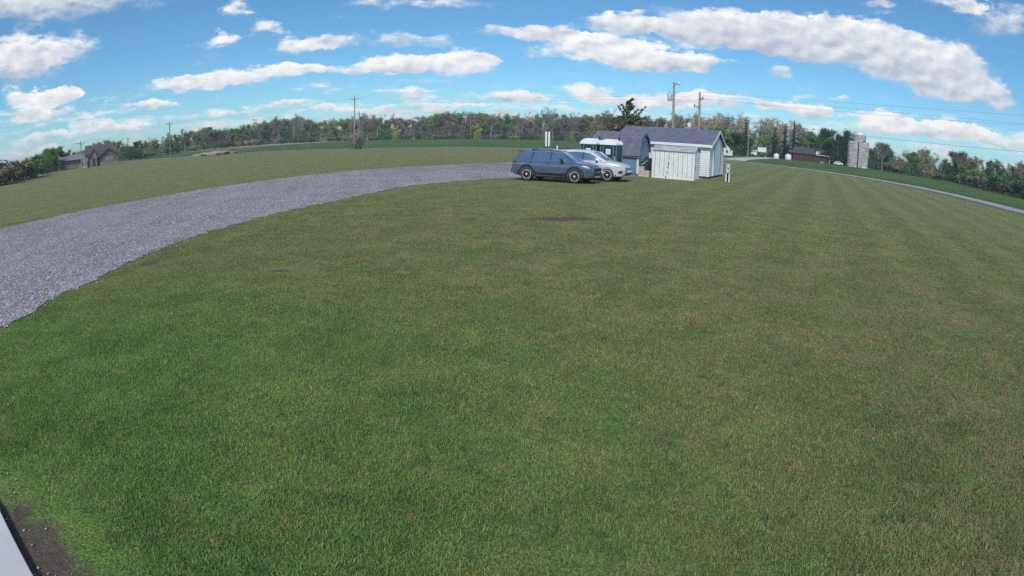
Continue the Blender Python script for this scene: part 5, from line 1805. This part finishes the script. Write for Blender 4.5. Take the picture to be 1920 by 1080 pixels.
M_BARNRED = mat('faded_red_boards', (.066, .031, .032), .85, .3, 2.5)
t = face(29.0, 212, 'low red barn with dark roof and a pale metal roof panel beside the silo', 'barn', 'barn', -.12)
MB().box(-7.6, 5.6, 0, 5, .0, 2.6).build('wall', M_BARNRED, t)
for i in range(18):
    x0 = -7.5 + i * .73
    MB().box(x0, x0 + .06, -.03, 0, .05, 2.5).build('batten', M_BARNRED, t)
MB().prism([(-.4, 2.55), (2.5, 4.6), (5.4, 2.55), (5.4, 2.75), (2.5, 4.8), (-.4, 2.75)], -8.0, 5.9, 'x').build('roof', mat('dark_barn_roof', (.045, .055, .055), .8, .2, .6), t)
MB().add([(.6, -.55, 2.55), (5.9, -.55, 2.35), (5.9, 2.2, 4.45), (.6, 2.2, 4.75), (.6, -.55, 2.62), (5.9, -.55, 2.42), (5.9, 2.2, 4.55), (.6, 2.2, 4.85)], [(0,1,2,3),(4,7,6,5),(0,4,5,1),(1,5,6,2),(2,6,7,3),(3,7,4,0)]).build('metal_roof_panel', mat('pale_roof_steel', (.58, .61, .66), .4, .12, .5), t)
MB().box(5.5, 5.75, -.15, .1, 0, 2.4).build('corner_post', mat('pale_post', (.5, .42, .42), .8), t)
MB().box(2.2, 3.4, -.06, 0, .1, .45).build('trough', M_GALV, t)
t = face(27.3, 214, 'dark lean-to with pale gable boards left of the red barn', 'lean_to_shed', 'shed', -.1)
MB().box(-2.6, 1.6, 0, 4, 0, 3.0).build('wall', mat('dark_lean_boards', (.05, .045, .055), .8, .2), t)
MB().prism([(-2.9, 3.0), (1.9, 2.6), (1.9, 2.8), (-2.9, 3.25)], -.4, 4.2, 'y').build('roof', mat('grey_lean_roof', (.2, .2, .22), .6, .2), t)
for zz in (2.0, 2.4, 2.85):
    MB().box(-.4, 1.5, -.06, 0, zz, zz + .14).build('board', M_TRIM, t)

M_TANK = mat('white_tank', (.74, .75, .76), .4, .06)
for az_, w_, h_, lab in ((25.35, .95, 1.75, 'smaller round white tank under the dark spruces'), (26.5, 1.1, 1.9, 'larger round white tank nearest the red barn')):
    t = face(az_, 205, lab, 'storage_tank', 'tank', 0, 'white tanks under the spruces')
    MB().lathe([(w_ * .96, 0), (w_, .1), (w_, h_ * .7), (w_ * .85, h_ * .86), (w_ * .4, h_ * .97), (w_ * .2, h_)], 20).build('shell', M_TANK, t, smooth=True)
    MB().lathe([(.22, h_ - .02), (.22, h_ + .1), (.18, h_ + .12)], 12).build('lid', M_GALV, t)
    MB().box(-.06, .06, -w_ - .12, -w_ + .05, .1, .25).build('valve', M_DARK, t)

# white truck with a high box body
t = face(23.55, 205, 'white truck with a tall box body standing on the pale farm drive', 'box_truck', 'truck', .1)
MB().box(-.2, 2.75, -1.05, 1.05, 1.75, 3.15).build('cargo_box', M_TANK, t, bevel=.04)
MB().box(-.25, 2.8, -1.10, 1.10, 3.15, 3.45).build('box_top', mat('pale_blue_top', (.45, .55, .6), .4, .1), t)
MB().box(-2.4, 3.0, -.5, .5, .55, .85).build('chassis', M_DARK, t)
MB().prism([(-2.75, .55), (-2.8, 1.25), (-1.95, 1.45), (-1.5, 2.15), (-.45, 2.2), (-.4, .7), (-.9, .55)], -.98, .98, 'y').build('cab', M_TANK, t, bevel=.05)
for sy in (-1, 1):
    y0, y1 = sorted((sy * .975, sy * 1.0))
    MB().prism([(-1.75, 1.5), (-1.42, 2.05), (-.75, 2.08), (-.75, 1.5)], y0, y1, 'y').build('side_window', M_GLASS, t)
    for ax in (-1.8, 1.7):
        MB().tube((ax, sy * .75, .45), (ax, sy * 1.02, .45), .45, .45, 18).build('wheel', M_TYRE, t)
t = face(31.35, 196, 'low white car parked between the big tree and the silo', 'parked_car', 'car', .1)
MB().prism([(-1.5, .3), (-1.55, .72), (-1.1, .85), (-.75, 1.25), (.45, 1.28), (.9, .9), (1.5, .82), (1.55, .3)], -.8, .8, 'y').build('body', M_TANK, t, bevel=.08)
for sy in (-1, 1):
    y0, y1 = sorted((sy * .795, sy * .82))
    MB().prism([(-.95, .88), (-.68, 1.18), (.4, 1.2), (.75, .9)], y0, y1, 'y').build('side_window', M_GLASS, t)
    for ax in (-.95, .95):
        MB().tube((ax, sy * .6, .3), (ax, sy * .83, .3), .3, .3, 16).build('wheel', M_TYRE, t)
# white farmhouse partly behind the vinyl building
t = face(20.35, 175, 'white farmhouse with dark roof just right of the white building', 'farmhouse', 'house', .3)
t.scale = (.75, .75, .75)
MB().prism([(-2.2, 0), (2.2, 0), (2.2, 2.9), (0, 4.7), (-2.2, 2.9)], 0, 7, 'y').build('wall', M_WHITE, t)
for sg in (-1, 1):
    MB().prism([(0, 4.72), (sg * 2.6, 2.62), (sg * 2.6, 2.78), (0, 4.9)], -.3, 7.3, 'y').build('roof', M_SHINGLE2, t)
for xx, z0_ in ((-.9, .9), (.9, .9), (0, 3.0)):
    wn = MB().box(xx - .42, xx + .42, -.03, 0, z0_, z0_ + 1.25).build('window', M_GLASS, t)
    MB().box(xx - .5, xx + .5, -.045, -.031, z0_ - .1, z0_ - .01).build('sill', M_TRIM, wn)
MB().box(2.2, 3.6, 1, 4, 0, 2.2).build('porch', M_WHITE, t)
MB().prism([(2.15, 2.55), (3.9, 2.1), (3.9, 2.2), (2.15, 2.68)], .8, 4.2, 'y').build('porch_roof', M_SHINGLE2, t)

# ------------------------------------------------------------------ house and mounds on the left
M_TAUPE = mat('taupe_siding', (.115, .10, .115), .7, .12, 1.2)
M_STONEV = mat('brown_stone', (.22, .18, .17), .85, .3, 3)
t = face(-41.1, 150, 'brown ranch house with gabled roofs and a long low wing at far left', 'ranch_house', 'house', -.05)
MB().box(-.5, 6.6, 1.2, 8, 0, 2.5).build('wall', M_TAUPE, t)
MB().prism([(.9, 2.4), (4.6, 4.9), (8.4, 2.4), (8.4, 2.6), (4.6, 5.1), (.9, 2.6)], -1.2, 6.4, 'x').build('roof', M_SHINGLE2, t)
MB().prism([(2.6, 0), (7.3, 0), (7.3, 2.5), (4.95, 4.15), (2.6, 2.5)], .0, 4.2, 'y').build('front_gable_wall', M_TAUPE, t)
for sg in (-1, 1):
    MB().prism([(4.95, 4.16), (4.95 + sg * 2.95, 2.12), (4.95 + sg * 2.95, 2.32), (4.95, 4.36)], -.4, 4.4, 'y').build('gable_roof', M_SHINGLE2, t)
    MB().prism([(4.95, 4.14), (4.95 + sg * 2.95, 2.1), (4.95 + sg * 2.95, 1.9), (4.95, 3.94)], -.45, -.405, 'y').build('barge_board', mat('brown_trim', (.16, .12, .12), .7), t)
MB().prism([(.3, 0), (1.9, 0), (1.9, 2.5), (1.1, 4.0), (.3, 2.5)], .3, 2.2, 'y').build('entry_gable_wall', M_STONEV, t)
for sg in (-1, 1):
    MB().prism([(1.1, 4.02), (1.1 + sg * 1.1, 2.1), (1.1 + sg * 1.1, 2.3), (1.1, 4.25)], .0, 2.4, 'y').build('entry_roof', M_SHINGLE2, t)
MB().box(.75, 1.45, .26, .3, 0, 2.0).build('door', mat('dark_door', (.04, .03, .03), .5), t)
MB().box(3.9, 6.0, -.04, 0, .8, 2.0).build('window', M_GLASS, t)
MB().box(2.62, 7.28, -.05, 0, 0, .75).build('stone_skirt', M_STONEV, t)
MB().box(-2.2, -.4, 1.0, 7, 0, 2.4).build('white_panel_wall', mat('pale_panels', (.48, .47, .50), .6), t)
for xx in (-1.95, -1.4, -.85):
    MB().box(xx, xx + .35, .95, 1.0, .3, 2.1).build('window', M_GLASS, t)
MB().box(-7.6, -2.2, 1.6, 7, 0, 2.1).build('wing_wall', M_STONEV, t)
MB().prism([(1.0, 2.05), (4.3, 3.25), (7.6, 2.05), (7.6, 2.2), (4.3, 3.4), (1.0, 2.2)], -8.0, -.4, 'x').build('wing_roof', mat('pale_grey_shingle', (.17, .165, .18), .8, .2), t)
MB().box(-6.8, -4.2, 1.55, 1.6, .1, 1.9).build('garage_door', mat('garage_grey', (.2, .19, .22), .6), t)
t = face(-41.25, 138, 'dark mailbox post on the grass in front of the brown house', 'mailbox', 'mailbox')
MB().box(-.08, .08, -.08, .08, 0, 1.0).build('post', M_DARK, t)
MB().box(-.18, .18, -.3, .3, 1.0, 1.35).build('box', M_DARK, t, bevel=.03)
def mound(name, label, cat, azd_, d, wx, wy, h, mt, seed, group=None):
    rs = random.Random(seed)
    bm = bmesh.new()
    bmesh.ops.create_icosphere(bm, subdivisions=4, radius=1)
    off = Vector((seed * 3.1, 1.7, 0))
    for v in bm.verts:
        p = v.co.copy()
        s = 1 + .35 * mnoise.noise(p * 1.6 + off) + .22 * mnoise.noise(p * 4.2 + off)
        v.co = Vector((p.x * wx * s, p.y * wy * s, max(-.1, p.z * h * s)))
    me = bpy.data.meshes.new(name)
    bm.to_mesh(me); bm.free()
    o = link(name, me, mt, None, smooth=True, angle=40)
    o.location = spot(azd_, d)
    o.rotation_euler = (0, 0, -radians(azd_))
    return tag(o, label, cat, group)
M_SPOIL = mat('dry_spoil', (.28, .24, .215), .95, .3, 1.5, bump=.6)
mound('dirt_mound', 'long pale dirt mound near the road left of the tall crossarm pole', 'mound', -28.6, 152, 4.4, 1.6, .9, M_SPOIL, 1, 'dirt mounds by the road')
mound('dirt_mound', 'low pale dirt mound adjoining the longer one on its left', 'mound', -30.2, 154, 2.4, 1.2, .7, M_SPOIL, 2, 'dirt mounds by the road')
t = face(-28.3, 146, 'dark heap of logs in front of the pale dirt mound', 'log_pile', 'logs')
rs = random.Random(2)
for i in range(9):
    a = rs.uniform(-.2, .2)
    xx, zz = rs.uniform(-1.2, 1.2), .14 + .24 * (i % 3 == 2)
    MB().tube((xx - 1.1, -.3 + i * .09, zz), (xx + 1.1, -.2 + i * .09 + a, zz + rs.uniform(-.02, .06)), .13, .11, 8).build('log', M_DARK if i % 2 else M_WOOD, t)
for i, (az_, d, w_, lab) in enumerate(((-46.4, 118, .5, 'pale boulder leftmost at the wood edge by the lawn'), (-45.9, 121, .35, 'small pale boulder between two larger ones at the wood edge'), (-45.3, 124, .55, 'pale boulder rightmost at the wood edge by the lawn'))):
    mound('boulder', lab, 'boulder', az_, d, w_, w_ * .7, w_ * .7, mat('pale_boulder', (.27, .27, .29), .9, .2), 10 + i, 'boulders at the wood edge')

# ------------------------------------------------------------------ thin summer haze over the fields
mh = bpy.data.materials.new('haze')
mh.use_nodes = True
mh.node_tree.nodes.clear()
pv = mh.node_tree.nodes.new('ShaderNodeVolumePrincipled')
pv.inputs['Color'].default_value = (0.80, 0.88, 1.0, 1)
pv.inputs['Density'].default_value = 0.00050
pv.inputs['Anisotropy'].default_value = 0.2
mo = mh.node_tree.nodes.new('ShaderNodeOutputMaterial')
mh.node_tree.links.new(pv.outputs[0], mo.inputs['Volume'])
hz = MB().box(-5100, 5100, -5100, 5100, -1.5, 27.0).build('haze', mh)
tag(hz, 'thin pale haze over the fields', 'haze', kind='stuff')
